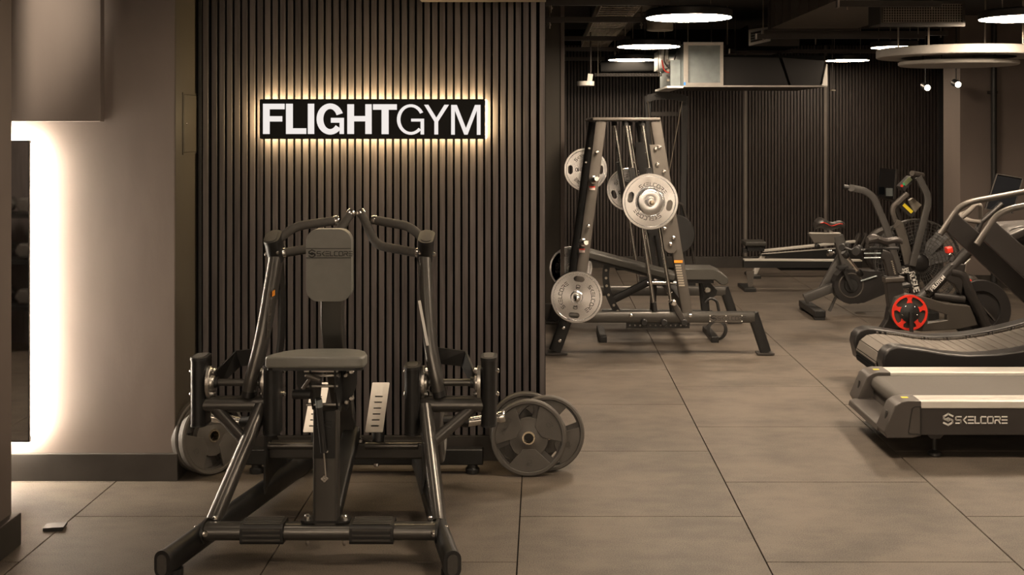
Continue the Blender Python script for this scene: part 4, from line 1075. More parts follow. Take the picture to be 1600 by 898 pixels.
text(tx, 'ROGUE', E(1421, 426, E0 - .169), dn, acr, .046, .010, .22, .001); obj('fork_lettering', tx, M['white'], fork, smooth=False)
arm2 = obj('lower_arm', MB().sweep([E(1388, 428, E0 - .15), E(1418, 421, E0 - .15)], .075, .03, (0, 1, 0), 'rrect', 2), M['bike_black'], eb)
tx = MB(); dd = (E(1418, 421) - E(1388, 427)).normalized(); text(tx, 'ND BIKE', E(1393, 430, E0 - .167), dd, Vector((-dd.z, 0, dd.x)), .036, .009, .2, .001); obj('arm_lettering', tx, M['white'], arm2, smooth=False)
obj('front_foot_bar', MB().box(E(1440, 0).x - .05, E(1440, 0).x + .05, 9.98, 10.60, 0, .07), M['paint2'], eb, bevel=.004)
# moving handles
for (pts, dd_, g0, g1_) in (([(1328, 293), (1352, 298), (1365, 308), (1386, 358), (1405, 425)], E0 - .17, (1318, 292), (1330, 293.5)),
                       ([(1435, 276), (1449, 304), (1450, 318), (1436, 372), (1425, 415)], E0 - .19, None, None)):
    h_ = obj('handle_arm', MB().sweep(rnd([E(x, y, dd_) for x, y in pts], .05, 4), .062, .03, (0, 1, 0), 'rrect', 2), M['bike_grey'], eb)
    if g0: obj('grip', MB().cyl(E(*g0, dd_), E(*g1_, dd_), .022), M['capblk'], h_); obj('grip_joint', MB().cyl(E(1330, 293.5, dd_ - .025), E(1330, 293.5, dd_ + .025), .032), M['bike_grey'], h_)
    else: obj('grip', MB().cyl(E(1425, 270.5, dd_ - .06), E(1441, 273.5, dd_ + .10), .024), M['gun'], h_)
obj('console_neck', MB().sweep(rnd([E(1418, 302, E0), E(1396, 322, E0), E(1394, 330, E0), E(1401, 352, E0)], .04), .045, .04, (0, 1, 0), 'rrect', 2), M['gun'], eb)
cs = poly([(1407, 292), (1424, 275), (1430, 281), (1413, 299)], E0 - .07, .14, M['bike_black'], 'console', eb, bevel=.006)
ld = (E(1424, 277) - E(1408, 292)).normalized(); ln_ = Vector((ld.z, 0, -ld.x)) * -1
m = MB(); m.obox(E(1418, 283, E0 - .075), ld * .042, Vector((0, .004, 0)), ln_ * .020); obj('display', m, M['lcd'], cs, smooth=False)
m = MB(); m.lathe([(.013, 0), (.013, .008), (.0001, .008)], E(1409, 290, E0 - .07), (0, -1, 0), 12); obj('red_button', m, M['red'], cs)
m = MB(); m.lathe([(.011, 0), (.011, .008), (.0001, .008)], E(1412, 287.5, E0 - .072), (0, -1, 0), 12); obj('green_button', m, mat('green plastic', (.05, .5, .2), .4), cs)
poly([(1400, 318), (1410, 312), (1431, 333), (1425, 341)], E0 + .05, .04, M['bike_black'], 'bracket_plate', eb)
m = MB(); yd = (E(1425, 331) - E(1412, 319)).normalized(); yn = Vector((-yd.z, 0, yd.x)); m.obox(E(1418.5, 325.5, E0 + .045), yd * .055, Vector((0, .002, 0)), yn * .015); obj('yellow_sticker', m, M['yellow'], eb, smooth=False)
poly([(1421, 313), (1427, 309), (1440, 320), (1430, 332), (1425, 322)], E0 + .1, .05, M['cream'], 'cup_bracket', eb)

# ------------------------------------------------------------------ indoor cycle
C0 = 8.7
cy_ = thing('indoor_cycle', 'dark indoor cycle with PELOTON lettering, red crank ring and red knob', 'exercise bike', (P(1470, 0, C0).x, C0, 0))
def Cc(px, py, d=C0): return P(px, py, d)
M['cyc'] = mat('cycle graphite paint', (.022, .020, .019), .36, .2, var=.05)
M['cyc2'] = mat('cycle grey cover', (.050, .044, .038), .42, .2, var=.05)
saddle(1355, 1410, 377, C0, cy_, .19, .05)
obj('saddle_rail', MB().sweep([Cc(1358, 388), Cc(1404, 388)], .03, .02, (0, 0, 1), 'rrect', 2), M['capblk'], cy_)
for z in (396, 403): obj('slider_rod', MB().cyl(Cc(1350, z, C0 - .02), Cc(1376, z - .5, C0 - .02), .006), M['galv'], cy_)
obj('seat_tube', MB().sweep(rnd([Cc(1376, 397), Cc(1384, 399), Cc(1388, 405), Cc(1395, 432)], .04), .085, .065, (0, 1, 0), 'rrect', 3), M['cyc'], cy_)
mk = MB()
for i in range(8): mk.obox(Cc(1393.5 + i * .75, 408 + i * 2.8, C0 - .036), (.006, 0, 0), (0, .001, 0), (0, 0, .0025))
obj('height_marks', mk, M['cream'], cy_, smooth=False, kind='stuff')
obj('tube_collar', MB().sweep([Cc(1381, 437), Cc(1410, 435)], .10, .04, (0, 0, 1), 'rrect', 3), M['cyc2'], cy_)
poly([(1384, 432), (1408, 432), (1416, 470), (1440, 516), (1376, 516), (1386, 500), (1390, 480)], C0 - .045, .09, M['cyc'], 'rear_column', cy_, bevel=.010)
obj('rear_floor_bar', MB().box(Cc(1400, 0).x - .05, Cc(1400, 0).x + .05, C0 - .27, C0 + .27, 0.0, .06), M['cyc'], cy_, bevel=.008)
tb = obj('main_tube', MB().sweep([Cc(1425, 478), Cc(1450, 456), Cc(1490, 415), Cc(1523, 381)], .09, .085, (0, 1, 0), 'oval', 5), M['cyc'], cy_)
dd = (Cc(1474, 437) - Cc(1447, 466)).normalized(); du = Vector((-dd.z, 0, dd.x))
tx = MB(); text(tx, 'PELOTON', Cc(1457, 454.5, C0 - .050), dd, du, .026, .0065, .22, .001); obj('tube_lettering', tx, M['white'], tb, smooth=False)
tx = MB(); c = Cc(1449, 457.5, C0 - .048)
strokes(tx, [arc(0, 0, .5, .5, -150, 90, 12), arc(.05, .02, .22, .22, 0, 360, 10), [(-.25, -.75), (-.05, .3)], [(.0, .5), (.15, .8)]], c, dd, du, .036, .007, .001); obj('emblem', tx, M['brass'], tb, smooth=False)
ff = obj('front_fork', MB().sweep(rnd([Cc(1484, 424), Cc(1502, 428), Cc(1512, 452), Cc(1530, 486), Cc(1543, 516)], .06), .085, .10, (0, 1, 0), 'oval', 4), M['cyc'], cy_)
poly([(1470, 432), (1486, 412), (1510, 412), (1506, 440), (1503, 462), (1492, 446)], C0 - .04, .08, M['cyc'], 'frame_web', cy_, bevel=.012)
obj('lower_tube', MB().sweep([Cc(1458, 462), Cc(1506, 468)], .07, .07, (0, 1, 0), 'oval', 4), M['cyc'], cy_)
obj('front_floor_bar', MB().box(Cc(1548, 0).x - .05, Cc(1548, 0).x + .05, C0 - .27, C0 + .27, 0.0, .06), M['cyc'], cy_, bevel=.008)
obj('belt_cover', MB().prism([[((x - VX) * (C0 - .1) / FPX, CAMH - (y - VY) * (C0 - .1) / FPX) for x, y in [(1400, 465), (1418, 459), (1440, 463), (1478, 474), (1516, 478), (1528, 508), (1500, 514), (1440, 518), (1402, 512), (1392, 488)]],
    [((x - VX) * (C0 - .1) / FPX, CAMH - (y - VY) * (C0 - .1) / FPX) for x, y in [(1452, 483), (1480, 492), (1480, 500), (1450, 505)]]], (0, C0 - .10, 0), (1, 0, 0), (0, 0, 1), (0, .07, 0)), M['cyc2'], cy_, smooth=False, bevel=.006)
rc = Cc(1421, 488, C0 - .125)
obj('ring_backing', MB().lathe([(.0001, 0), (.140, 0), (.140, -.03), (.0001, -.03)], rc, (0, -1, 0), 40), M['cyc2'], cy_)
rg = MB(); rg.lathe([(.122, 0), (.122, .010), (.138, .010), (.138, 0)], rc, (0, -1, 0), 44, closed=True)
for i in range(5):
    t = math.radians(90 + 72 * i); am = [(.070, t - .34), (.100, t - .13), (.125, t - .20), (.125, t + .20), (.100, t + .13), (.070, t + .34)]
    rg.prism([(r_ * math.cos(q_), r_ * math.sin(q_)) for r_, q_ in am], rc, (1, 0, 0), (0, 0, 1), (0, -.009, 0))
obj('red_ring', rg, M['red'], cy_, smooth=False)
hbm = MB(); hbm.lathe([(.0001, .03), (.03, .03), (.055, .018), (.076, .012), (.076, 0)], rc, (0, -1, 0), 32); hbo = obj('crank_hub', hbm, M['capblk'], cy_)
bb = MB()
for i in range(5):
    t = math.radians(126 + 72 * i); bolt(bb, rc + Vector((.058 * math.cos(t), -.016, .058 * math.sin(t))), (0, -1, 0), .005, .005)
obj('hub_bolts', bb, M['chrome'], hbo, kind='stuff')
obj('crank_arm', MB().sweep([rc + Vector((0, -.04, .01)), rc + Vector((0.002, -.04, -.16))], .030, .022, (0, 1, 0), 'rrect', 2), M['capblk'], cy_)
pedal(rc + Vector((0, -.09, -.165)), cy_); pedal(Cc(1412, 446, C0 + .15), cy_)
fwh = MB(); fwh.lathe([(.035, -.03), (.12, -.012), (.15, -.012), (.155, -.026), (.235, -.026), (.24, -.02), (.24, .02), (.235, .026), (.155, .026), (.15, .012), (.12, .012), (.035, .03)], Cc(1531, 484, C0 + .07), (0, -1, 0), 56, closed=True)
fo = obj('flywheel', fwh, M['bike_black'], cy_)
obj('flywheel_cover', MB().sweep(rnd([Cc(1521, 476, C0 + .0), Cc(1532, 476, C0), Cc(1553, 500, C0)], .03), .012, .05, (0, 1, 0), 'rect'), M['strut'], cy_)
obj('knob_stem', MB().cyl(Cc(1490, 404), Cc(1485, 396), .012), M['chrome'], cy_)
obj('resistance_knob', MB().sweep([Cc(1478, 391, C0 - .01), Cc(1487, 389.5, C0 - .01)], .062, .050, (0, 0, 1), 'rrect', 3), M['red'], cy_, bevel=.004)
obj('knob_socket', MB().cyl(Cc(1487, 408), Cc(1490, 400), .030), M['cyc'], cy_)
# grey and red oval on a thin arm beyond the fork
m = MB(); m.ellipsoid(Cc(1517, 438, C0 + .12), (.062, 0, -.004), (0, .04, 0), (-.01, 0, .050)); cg_ = obj('grey_red_oval', m, M['cyc2'], cy_)
m = MB(); m.ellipsoid(Cc(1514, 440, C0 + .10), (.036, 0, -.006), (0, .035, 0), (-.006, 0, .028)); obj('red_patch', m, M['red'], cg_)
obj('oval_arm', MB().tube(rnd([Cc(1516, 404, C0 + .08), Cc(1508, 412, C0 + .08), Cc(1507, 430, C0 + .08)], .03), .010, 8), M['alu'], cy_)
obj('handlebar_post', MB().sweep([Cc(1516, 388), Cc(1533, 345)], .05, .05, (0, 1, 0), 'oval', 4), M['cyc'], cy_)
foam2 = mat('pale grey grip', (.15, .135, .12), .6)
for s in (-1, 1):
    pts = [Cc(1533, 347, C0), Cc(1515, 345, C0 + s * .06), Cc(1498, 340 + s * -4, C0 + s * .14), Cc(1512, 332 - s * 1, C0 + s * .18), Cc(1525, 319, C0 + s * .20), Cc(1532, 320, C0 + s * .20), Cc(1532, 340, C0 + s * .14)]
    obj('handlebar', MB().tube(rnd(pts, .05), .017, 12), foam2, cy_)
scp = poly([(1558, 272), (1598, 279), (1582, 333), (1540, 326)], C0 + .02, .03, M['screen'], 'touch_screen', cy_, bevel=.004)
m = MB(); fr_ = [Cc(x, y, C0 + .018) for x, y in ((1558, 271.5), (1598, 278.5), (1582, 333.5), (1540, 326.5))]
for i in range(4): m.sweep([fr_[i], fr_[(i + 1) % 4]], .006, .012, (0, 1, 0), 'rect')
obj('screen_frame', m, M['strut'], scp, smooth=False)
obj('screen_post', MB().sweep([Cc(1533, 347), Cc(1566, 318)], .04, .04, (0, 1, 0), 'oval', 4), M['cyc'], cy_)
# small dumbbells in the holder behind its saddle
hol = MB(); hol.tube([Cc(1320, 387, C0 - .03), Cc(1335, 392, C0 - .03), Cc(1358, 390, C0)], .010, 8); hol.tube([Cc(1330, 392, C0 + .10), Cc(1358, 390, C0)], .010, 8)
obj('weight_holder', hol, M['capblk'], cy_)
def dumb(c, ax_, r_, L, label, head=M['capblk']):
    c = Vector(c); ax_ = Vector(ax_).normalized()
    t = thing('dumbbell', label, 'dumbbell', c, 'small dumbbells on the indoor cycle')
    for s in (-1, 1): obj('head', MB().lathe([(.0001, -.028), (r_ * .8, -.028), (r_, -.016), (r_, .016), (r_ * .8, .028), (.0001, .028)], c + ax_ * s * L / 2, ax_, 16), head, t)
    obj('handle', MB().cyl(c - ax_ * L / 2, c + ax_ * L / 2, .014), M['chrome'], t)
dumb(Cc(1340, 391, C0 - .01), (.45, 1, 0), .036, .12, 'small round-headed dumbbell held behind the indoor cycle saddle')
dumb(Cc(1320, 385, C0 + .06), (.6, 1, 0), .030, .11, 'small dumbbell leftmost in the holder behind the saddle')
dumb(Cc(1332, 412, C0 + .16), (.62, .2, -.75), .026, .20, 'chrome-handled dumbbell hanging tilted below the saddle holder')

# ------------------------------------------------------------------ curved slat treadmill
ctm = thing('curved_treadmill', 'dark curved treadmill with a belt of rubber slats and slanted side panels', 'treadmill', (2.8, 7.4, 0))
def X_(px, d): return (px - VX) * d / FPX
prof_top = [(2.30, .352), (2.42, .335), (2.55, .312), (2.70, .300), (2.85, .306), (3.00, .326), (3.15, .355), (3.30, .392), (3.45, .435), (3.62, .49), (3.80, .55)]
def side(y0, y1, name):
    out = [(2.145, .26), (2.155, .31), (2.185, .345), (2.235, .362)] + [(x, z + .004) for x, z in prof_top] + [(3.86, .50), (3.86, .12), (2.25, .10), (2.17, .15)]
    m = MB(); m.prism(out, (0, y0, 0), (1, 0, 0), (0, 0, 1), (0, y1 - y0, 0)); return obj(name, m, M['bike_black'], ctm, bevel=.018, seg=3)
side(6.98, 7.115, 'side_fairing'); side(7.62, 7.745, 'side_fairing')
# belt: slats along the path
path = [(2.42, .115), (2.24, .12), (2.165, .148), (2.150, .20), (2.163, .262), (2.205, .312), (2.27, .330)] + [(x, z - .018) for x, z in prof_top[1:]]
pv = rnd([Vector((x, 0, z)) for x, z in path], .05, 4)
acc = 0; samples = []; step = .0615; nxt = 0
for a_, b_ in zip(pv[:-1], pv[1:]):
    L = (b_ - a_).length
    while L > 1e-9 and nxt <= acc + L:
        samples.append((a_.lerp(b_, (nxt - acc) / L), (b_ - a_).normalized())); nxt += step
    acc += L
bs = MB().box(-.0285, .0285, 7.15, 7.59, -.010, 0)
s_first = None
for (p_, t_) in samples:
    if s_first is None:
        s_first = obj('belt_slat', bs, M['slat'], ctm, smooth=False, bevel=.002, seg=1)
        off = Vector(ctm['_o']); me = s_first.data
        for v_ in me.vertices: v_.co = v_.co + Vector((off.x, off.y, off.z)) - Vector((0, off.y, 0))
        so = s_first
    else:
        so = s_first.copy(); COL.objects.link(so)
    so.location = (p_.x - off.x, 0, p_.z - off.z); so.rotation_euler = (0, -math.atan2(t_.z, t_.x), 0)
obj('belt_core', MB().sweep([Vector((v_.x, 7.37, v_.z - .004)) - Vector((0, 0, .012)) for v_ in pv[10:]], .42, .010, (0, 0, 1), 'rect'), M['felt'], ctm, smooth=False)
obj('rear_roller', MB().cyl((2.255, 7.14, .22), (2.255, 7.60, .22), .075, 24), M['felt'], ctm)
# toothed edges of the belt
for y_ in (7.132, 7.602):
    m = MB(); top = [v_ for v_ in pv if v_.x > 2.3 and v_.z > .2]
    n_ = 90
    for i in range(n_):
        f_ = i / n_ * (len(top) - 1); a_ = top[int(f_)].lerp(top[min(int(f_) + 1, len(top) - 1)], f_ % 1)
        m.box(a_.x - .005, a_.x + .005, y_ - .012, y_ + .012, a_.z - .006, a_.z + .012)
    obj('edge_teeth', m, M['gun'], ctm, smooth=False, kind='stuff')
# slanted side panels, rails, console cross piece
for d in (7.05, 7.70):
    up = Vector((-.66, 0, .75))
    sp = [(2.86, 1.155), (2.79, 1.02), (3.38, .46), (3.62, .50)]
    if True:
        m = MB(); m.prism([(2.865, 1.155), (2.80, 1.03), (3.46, .42), (3.66, .46), (3.56, .56)], (0, d - .02, 0), (1, 0, 0), (0, 0, 1), (0, .04, 0))
    obj('slanted_panel', m, M['tread_dark'], ctm, bevel=.008)
    rl = rnd([Vector((2.767, d, .998)), Vector((2.895, d, 1.185)), Vector((2.98, d, 1.225)), Vector((3.52, d, 1.325))], .05, 5)
    hr = obj('handrail', MB().tube(rl, .021, 14), M['gun'], ctm)
obj('console_bar', MB().sweep([(3.00, 7.12, 1.035), (3.08, 7.12, 1.07), (3.55, 7.12, 1.10)], .05, .085, (0, 1, 0), 'rrect', 3), M['tread_dark'], ctm)
cb = MB(); cb.prism([(2.985, 1.015), (3.055, 1.085), (3.10, 1.10), (3.55, 1.125), (3.55, 1.015)], (0, 7.20, 0), (1, 0, 0), (0, 0, 1), (0, .36, 0)); obj('console', cb, M['tread_dark'], ctm, bevel=.008)
obj('front_shroud', MB().prism([(3.05, .98), (3.62, .98), (3.75, .50), (3.55, .50), (3.15, .86)], (0, 7.16, 0), (1, 0, 0), (0, 0, 1), (0, .44, 0)), M['bike_black'], ctm, smooth=False)
for y_ in (7.05, 7.68):
    for x_ in (2.35, 3.70): obj('floor_foot', MB().cyl((x_, y_, 0), (x_, y_, .12), .03), M['capblk'], ctm)

# ------------------------------------------------------------------ flat treadmill in front
ft_ = thing('flat_treadmill', 'grey motorised treadmill with pale side rails and white SKELCORE lettering', 'treadmill', (2.8, 6.2, 0))
XE = 3.75
for (y0, y1, near) in ((5.80, 5.935, True), (6.475, 6.63, False)):
    xs = X_(1439, 5.8) if near else X_(1385, 6.55)
    rm = MB(); rm.box(xs, XE, y0, y1, .272, .31); rr_ = obj('side_rail', rm, M['silver_rail'], ft_, bevel=.004, seg=2)
    gv = MB()
    for k_ in (.3, .42, .54, .66, .78): gv.box(xs + .002, XE, y0 + (y1 - y0) * k_, y0 + (y1 - y0) * k_ + .004, .3098, .3108)
    obj('rail_grooves', gv, M['alu'], rr_, smooth=False, kind='stuff')
    obj('side_panel', MB().box(xs, XE, y0 + .004, y1 - .01, .132, .2715), M['tread_dark'], ft_, smooth=False, bevel=.003)
    # end cap: side profile extruded
    xl = xs - .150
    pr_ = [(xl + .012, .285), (xl + .045, .306), (xl + .08, .313), (xs, .313), (xs, .13), (xl + .10, .118), (xl - .03, .118), (xl - .045, .150)] if near else \
          [(xl + .012, .285), (xl + .045, .306), (xl + .08, .313), (xs, .313), (xs, .13), (xl + .10, .118), (xl - .03, .118), (xl - .045, .150)]
    m = MB(); m.prism(pr_, (0, y0 - .006, 0), (1, 0, 0), (0, 0, 1), (0, y1 - y0 + .010, 0)); ec = obj('end_cap', m, M['tread_grey'], ft_, bevel=.012, seg=3)
    m = MB(); m.prism([(-.011, -.024), (.011, -.024), (.011, .024), (-.011, .024)], (xl - .0155, (y0 + y1) / 2 - .01, .225), (0, 1, 0), (.2, 0, .98), (-.002, 0, 0)); obj('cap_slot', m, M['capblk'], ec, smooth=False)
    st = MB(); st.box(xl + .07, xl + .105, y0 + .06, y0 + .085, .3128, .3140); obj('yellow_sticker', st, M['yellow'], ec, smooth=False)
    if near:
        m = MB(); m.prism([[(xs - .07, .15), (xs - .05, .275), (xs - .035, .285), (xs - .002, .287), (xs - .002, .137), (xs - .06, .14)], [(xs - .066, .153), (xs - .046, .272), (xs - .033, .281), (xs - .006, .283), (xs - .006, .141), (xs - .058, .144)]], (0, y0 - .008, 0), (1, 0, 0), (0, 0, 1), (0, .003, 0)); obj('seam_line', m, M['capblk'], ec, smooth=False)
# front scoop between the end caps
sc = MB()
xl = X_(1395, 5.8) 
pts = [(xl - .045, .118), (xl - .038, .150), (xl - .01, .158), (xl + .10, .165), (xl + .105, .135), (xl + .03, .118)]
sc.prism(pts, (0, 5.93, 0), (1, 0, 0), (0, 0, 1), (0, .555, 0)); obj('rear_scoop', sc, M['tread_grey'], ft_, bevel=.006)
sc = MB(); sc.prism([(xl + .095, .16), (xl + .11, .235), (xl + .12, .235), (xl + .12, .13), (xl + .10, .13)], (0, 5.93, 0), (1, 0, 0), (0, 0, 1), (0, .555, 0)); obj('scoop_back', sc, M['tread_grey'], ft_, smooth=False)
obj('rear_roller', MB().cyl((xl + .128, 5.936, .247), (xl + .128, 6.474, .247), .046, 28), M['belt'], ft_)
obj('running_belt', MB().box(xl + .128, XE, 5.938, 6.472, .284, .293), M['belt'], ft_, smooth=False)
obj('deck', MB().box(xl + .18, XE, 5.938, 6.472, .14, .283), M['felt'], ft_, smooth=False)
# logo on the side
lo = P(1471, 661.5, 5.8); 
tx = MB(); hexmark(tx, P(1481.5, 655, 5.803), (1, 0, 0), (0, 0, 1), .029, .002)
text(tx, 'skelcore', P(1493.5, 660.8, 5.803), (1, 0, 0), (0, 0, 1), .0335, .0062, .30, .002); obj('side_lettering', tx, M['white'], ft_, smooth=False)
for (x_, y_) in ((X_(1460, 5.9), 5.90), (X_(1460, 5.9), 6.52), (3.6, 5.90), (3.6, 6.52)):
    m = MB(); m.prism([(-.062, .132), (.062, .132), (.024, .092), (-.024, .092)], (x_, y_ - .02, 0), (1, 0, 0), (0, 0, 1), (0, .04, 0)); fb_ = obj('foot_bracket', m, M['tread_dark'], ft_, smooth=False)
    obj('levelling_foot', MB().lathe([(.010, .095), (.010, .03), (.018, .028), (.036, .016), (.038, .004), (.034, .0), (.0001, 0)], (x_, y_, 0), (0, 0, 1), 24), M['black_frame'], ft_)
# its motor hood, uprights and console stand beyond the right edge of the picture
m = MB(); m.prism([(3.30, .312), (3.36, .36), (3.70, .40), (3.84, .33), (3.84, .10), (3.751, .10), (3.751, .312)], (0, 5.83, 0), (1, 0, 0), (0, 0, 1), (0, .77, 0)); obj('motor_hood', m, M['tread_grey'], ft_, bevel=.012)
for y_ in (5.86, 6.57):
    obj('console_upright', MB().sweep([(3.72, y_, .30), (3.48, y_, 1.22)], .05, .10, (0, 1, 0), 'rrect', 3), M['tread_grey'], ft_)
    obj('handrail', MB().tube(rnd([(3.55, y_, .98), (3.05, y_, .96), (2.98, y_, .93)], .05), .02, 12), M['gun'], ft_)
m = MB(); m.prism([(3.36, 1.18), (3.44, 1.16), (3.62, 1.48), (3.55, 1.50)], (0, 5.85, 0), (1, 0, 0), (0, 0, 1), (0, .73, 0)); co = obj('console', m, M['tread_grey'], ft_, bevel=.01)
m = MB(); m.obox((3.447, 6.215, 1.345), Vector((.075, 0, .127)), Vector((0, .28, 0)), Vector((-.003, 0, .0018))); obj('screen', m, M['screen'], co, smooth=False)
# ------------------------------------------------------------------ ceiling: lights, trays, ducts
def disc(X, Y, r=.30, label='', z=2.50, m_='lamp'):
    t = thing('ceiling_light', label, 'ceiling light', (X, Y, z), 'round ceiling lights')
    obj('diffuser', MB().lathe([(.0001, 0), (r - .006, 0), (r - .006, .004), (.0001, .004)], (X, Y, z), (0, 0, 1), 48), M[m_], t)
    obj('housing', MB().lathe([(r - .006, .001), (r, .001), (r, .05), (r - .02, .06), (.0001, .06), (.0001, .005), (r - .006, .005)], (X, Y, z), (0, 0, 1), 48), M['black_frame'], t)
    for dx in (-.15, .15): obj('suspension_rod', MB().cyl((X + dx, Y, z + .055), (X + dx, Y, ZC), .004, 6), M['rodm'], t)
disc(1.02, 7.70, .30, 'nearest glowing round ceiling light, over the rack', m_='lamp_near')
disc(1.01, 10.5, .30, 'second glowing round ceiling light in the row over the rack')
disc(1.02, 12.6, .27, 'farthest glowing round ceiling light in the row over the rack')
disc(3.37, 7.75, .30, 'glowing round ceiling light cut off by the right edge of the picture', m_='lamp_near')
disc(3.37, 10.6, .22, 'glowing round ceiling light partly hidden behind the white ring')
disc(3.50, 12.7, .245, 'thin glowing round ceiling light right of the silver air unit')
for (X, Y, m_, w_) in ((1.02, 4.9, 'lamp_mid', 'in front of the row over the rack'), (1.02, 2.1, 'lamp_dim', 'above the walkway before the camera'), (1.02, -.8, 'lamp', 'above the camera'),
        (3.37, 4.9, 'lamp_mid', 'above the flat treadmill'), (3.37, 2.1, 'lamp_dim', 'in front of the treadmills'), (-1.3, 2.1, 'lamp_dim', 'in front of the row machine'),
        (-1.3, -.8, 'lamp_dim', 'behind the camera at left'), (-1.3, 4.1, 'lamp_dim', 'above the row machine'), (-3.9, 3.6, 'lamp', 'added above the weight rack to brighten the mirror view'), (-3.9, .9, 'lamp_dim', 'behind the weight rack'), (-2.4, -2.3, 'fill_rear', 'added at the left of the pale rear wall'), (.2, -2.3, 'fill_rear', 'added before the middle of the rear wall'), (2.8, -2.3, 'fill_rear', 'added at the right of the rear wall')):  # rear row and rack light are added to brighten fronts and mirror
    disc(X, Y, .30, 'unseen round ceiling light ' + w_, m_=m_)
# track spot washing the bulkhead beside the pier
t = thing('wall_washer', 'unseen track spotlight washing the bulkhead over the mirror', 'spotlight', (-2.02, 4.15, 2.8))
ax = (Vector((-2.72, 5.43, 2.3)) - Vector((-2.02, 4.15, 2.8))).normalized()
obj('lamp_body', MB().lathe([(.045, .02), (.045, -.14), (.040, -.14), (.040, .02)], (-2.02, 4.15, 2.8), ax, 20, closed=True), M['black_frame'], t)
obj('stem', MB().cyl((-2.02, 4.15, 2.83), (-2.02, 4.15, ZC), .01, 8), M['black_frame'], t)
sl = bpy.data.lights.new('wall_washer_lamp', 'SPOT'); sl.energy = 85; sl.color = (1, .84, .66); sl.spot_size = math.radians(50); sl.spot_blend = .9; sl.shadow_soft_size = .03
so_ = bpy.data.objects.new('wall_washer_lamp', sl); COL.objects.link(so_); so_.parent = t; so_.location = ax * .03
so_.rotation_euler = ax.to_track_quat('-Z', 'Y').to_euler()

def C_(px, py, d): return P(px, py, d)
# strut channels crossing the left bay on threaded rods
for i, (py, d, xr, xl_) in enumerate(((4, 7.6, 1046, 800), (31, 8.8, 1012, 848), (60, 10.6, 985, 853), (77, 12.0, 968, 853), (92, 12.9, 945, 853))):
    z = CAMH - (py - VY) * d / FPX; x0 = (xl_ - VX) * d / FPX; x1 = (xr - VX) * d / FPX
    t = thing('ceiling_strut', ['nearest steel strut crossing under the cable tray, at the top edge', 'steel strut running level with the nearest round light', 'steel strut level with the second round light', 'fourth steel strut under the cable tray', 'farthest steel strut under the cable tray'][i], 'strut', (x1, d, z), 'struts under the cable tray')
    obj('channel', MB().sweep([(x0, d, z), (x1, d, z)], .041, .041, (0, 0, 1), 'rect'), M['strut'], t, smooth=False)
    for k, xx in enumerate((x1 - .05, .06)):
        r = MB(); r.cyl((xx, d, z - .07), (xx, d, ZC), .006, 8); ro = obj('threaded_rod', r, M['rodm'], t)
        obj('nut', MB().lathe([(.014, 0), (.014, .012)], (xx, d, z - .045), (0, 0, 1), 6), M['rodm'], ro, smooth=False)
# cable tray
tx0, tx1, tz = .47, .78, 2.70
t = thing('cable_tray', 'wire cable tray full of cables running away under the ceiling at left', 'cable tray', ((tx0 + tx1) / 2, 9.5, tz))
for xx in (tx0, tx1):
    obj('side_wire', MB().cyl((xx, 6.6, tz), (xx, 13.2, tz), .006, 6), M['rodm'], t)
    obj('side_wire', MB().cyl((xx, 6.6, tz + .08), (xx, 13.2, tz + .08), .006, 6), M['strut'], t)
w_ = MB(); y = 6.6
while y < 13.2:
    w_.cyl((tx0, y, tz - .004), (tx1, y, tz - .004), .0045, 5)
    w_.cyl((tx0, y, tz), (tx0, y, tz + .08), .004, 5); w_.cyl((tx1, y, tz), (tx1, y, tz + .08), .004, 5); y += .16
obj('cross_wires', w_, M['rodm'], t, smooth=False, kind='stuff')
random.seed(9)
for i in range(9):
    xx = tx0 + .04 + i * .028; pts = []
    for j in range(16): pts.append((xx + random.uniform(-.02, .02), 6.6 + j * .44, tz + .018 + random.uniform(0, .02)))
    obj('cable', MB().tube(pts, random.choice((.008, .011, .014)), 6), M['cable'] if i % 3 else M['foam'], t)
# pale square duct beside the tray
t = thing('narrow_duct', 'narrow brown duct running away beside the cable tray', 'duct', (.86, 9.5, 2.75))
obj('duct_body', MB().box(.80, .94, 6.4, 12.9, 2.78, 2.90), M['duct'], t, smooth=False)
for y in (8.2, 10.0, 11.8): obj('flange', MB().box(.79, .95, y, y + .03, 2.77, 2.91), M['strut'], t, smooth=False)
# grey drum behind the nearest light
t = thing('grey_drum', 'small grey ceiling drum just behind the nearest round light', 'ceiling fitting', P(1031, 48, 8.7))
c = P(1031, 48, 8.7); obj('drum', MB().lathe([(.0001, 0), (.10, 0), (.104, .004), (.104, .08), (.0001, .08)], c, (0, 0, 1), 32), M['cream'], t)
obj('stem', MB().cyl((c.x, c.y, c.z + .08), (c.x, c.y, 2.78), .012, 8), M['strut'], t)
# white track spot
t = thing('track_spotlight', 'white cylindrical spotlight under the dark duct at the left of the far bay', 'spotlight', P(915, 128, 11.2))
c = P(915, 134, 11.2); obj('lamp_body', MB().lathe([(.0001, 0), (.085, 0), (.088, .004), (.088, .045), (.0001, .05)], c, (0, 0, 1), 28), M['white'], t)
obj('bracket', MB().sweep([(c.x + .04, c.y, c.z + .045), (c.x + .05, c.y, c.z + .12)], .05, .03, (0, 1, 0), 'rect'), M['alu'], t, smooth=False)
obj('stem', MB().cyl((c.x + .05, c.y, c.z + .1), (c.x + .05, c.y, ZC), .008, 8), M['strut'], t)
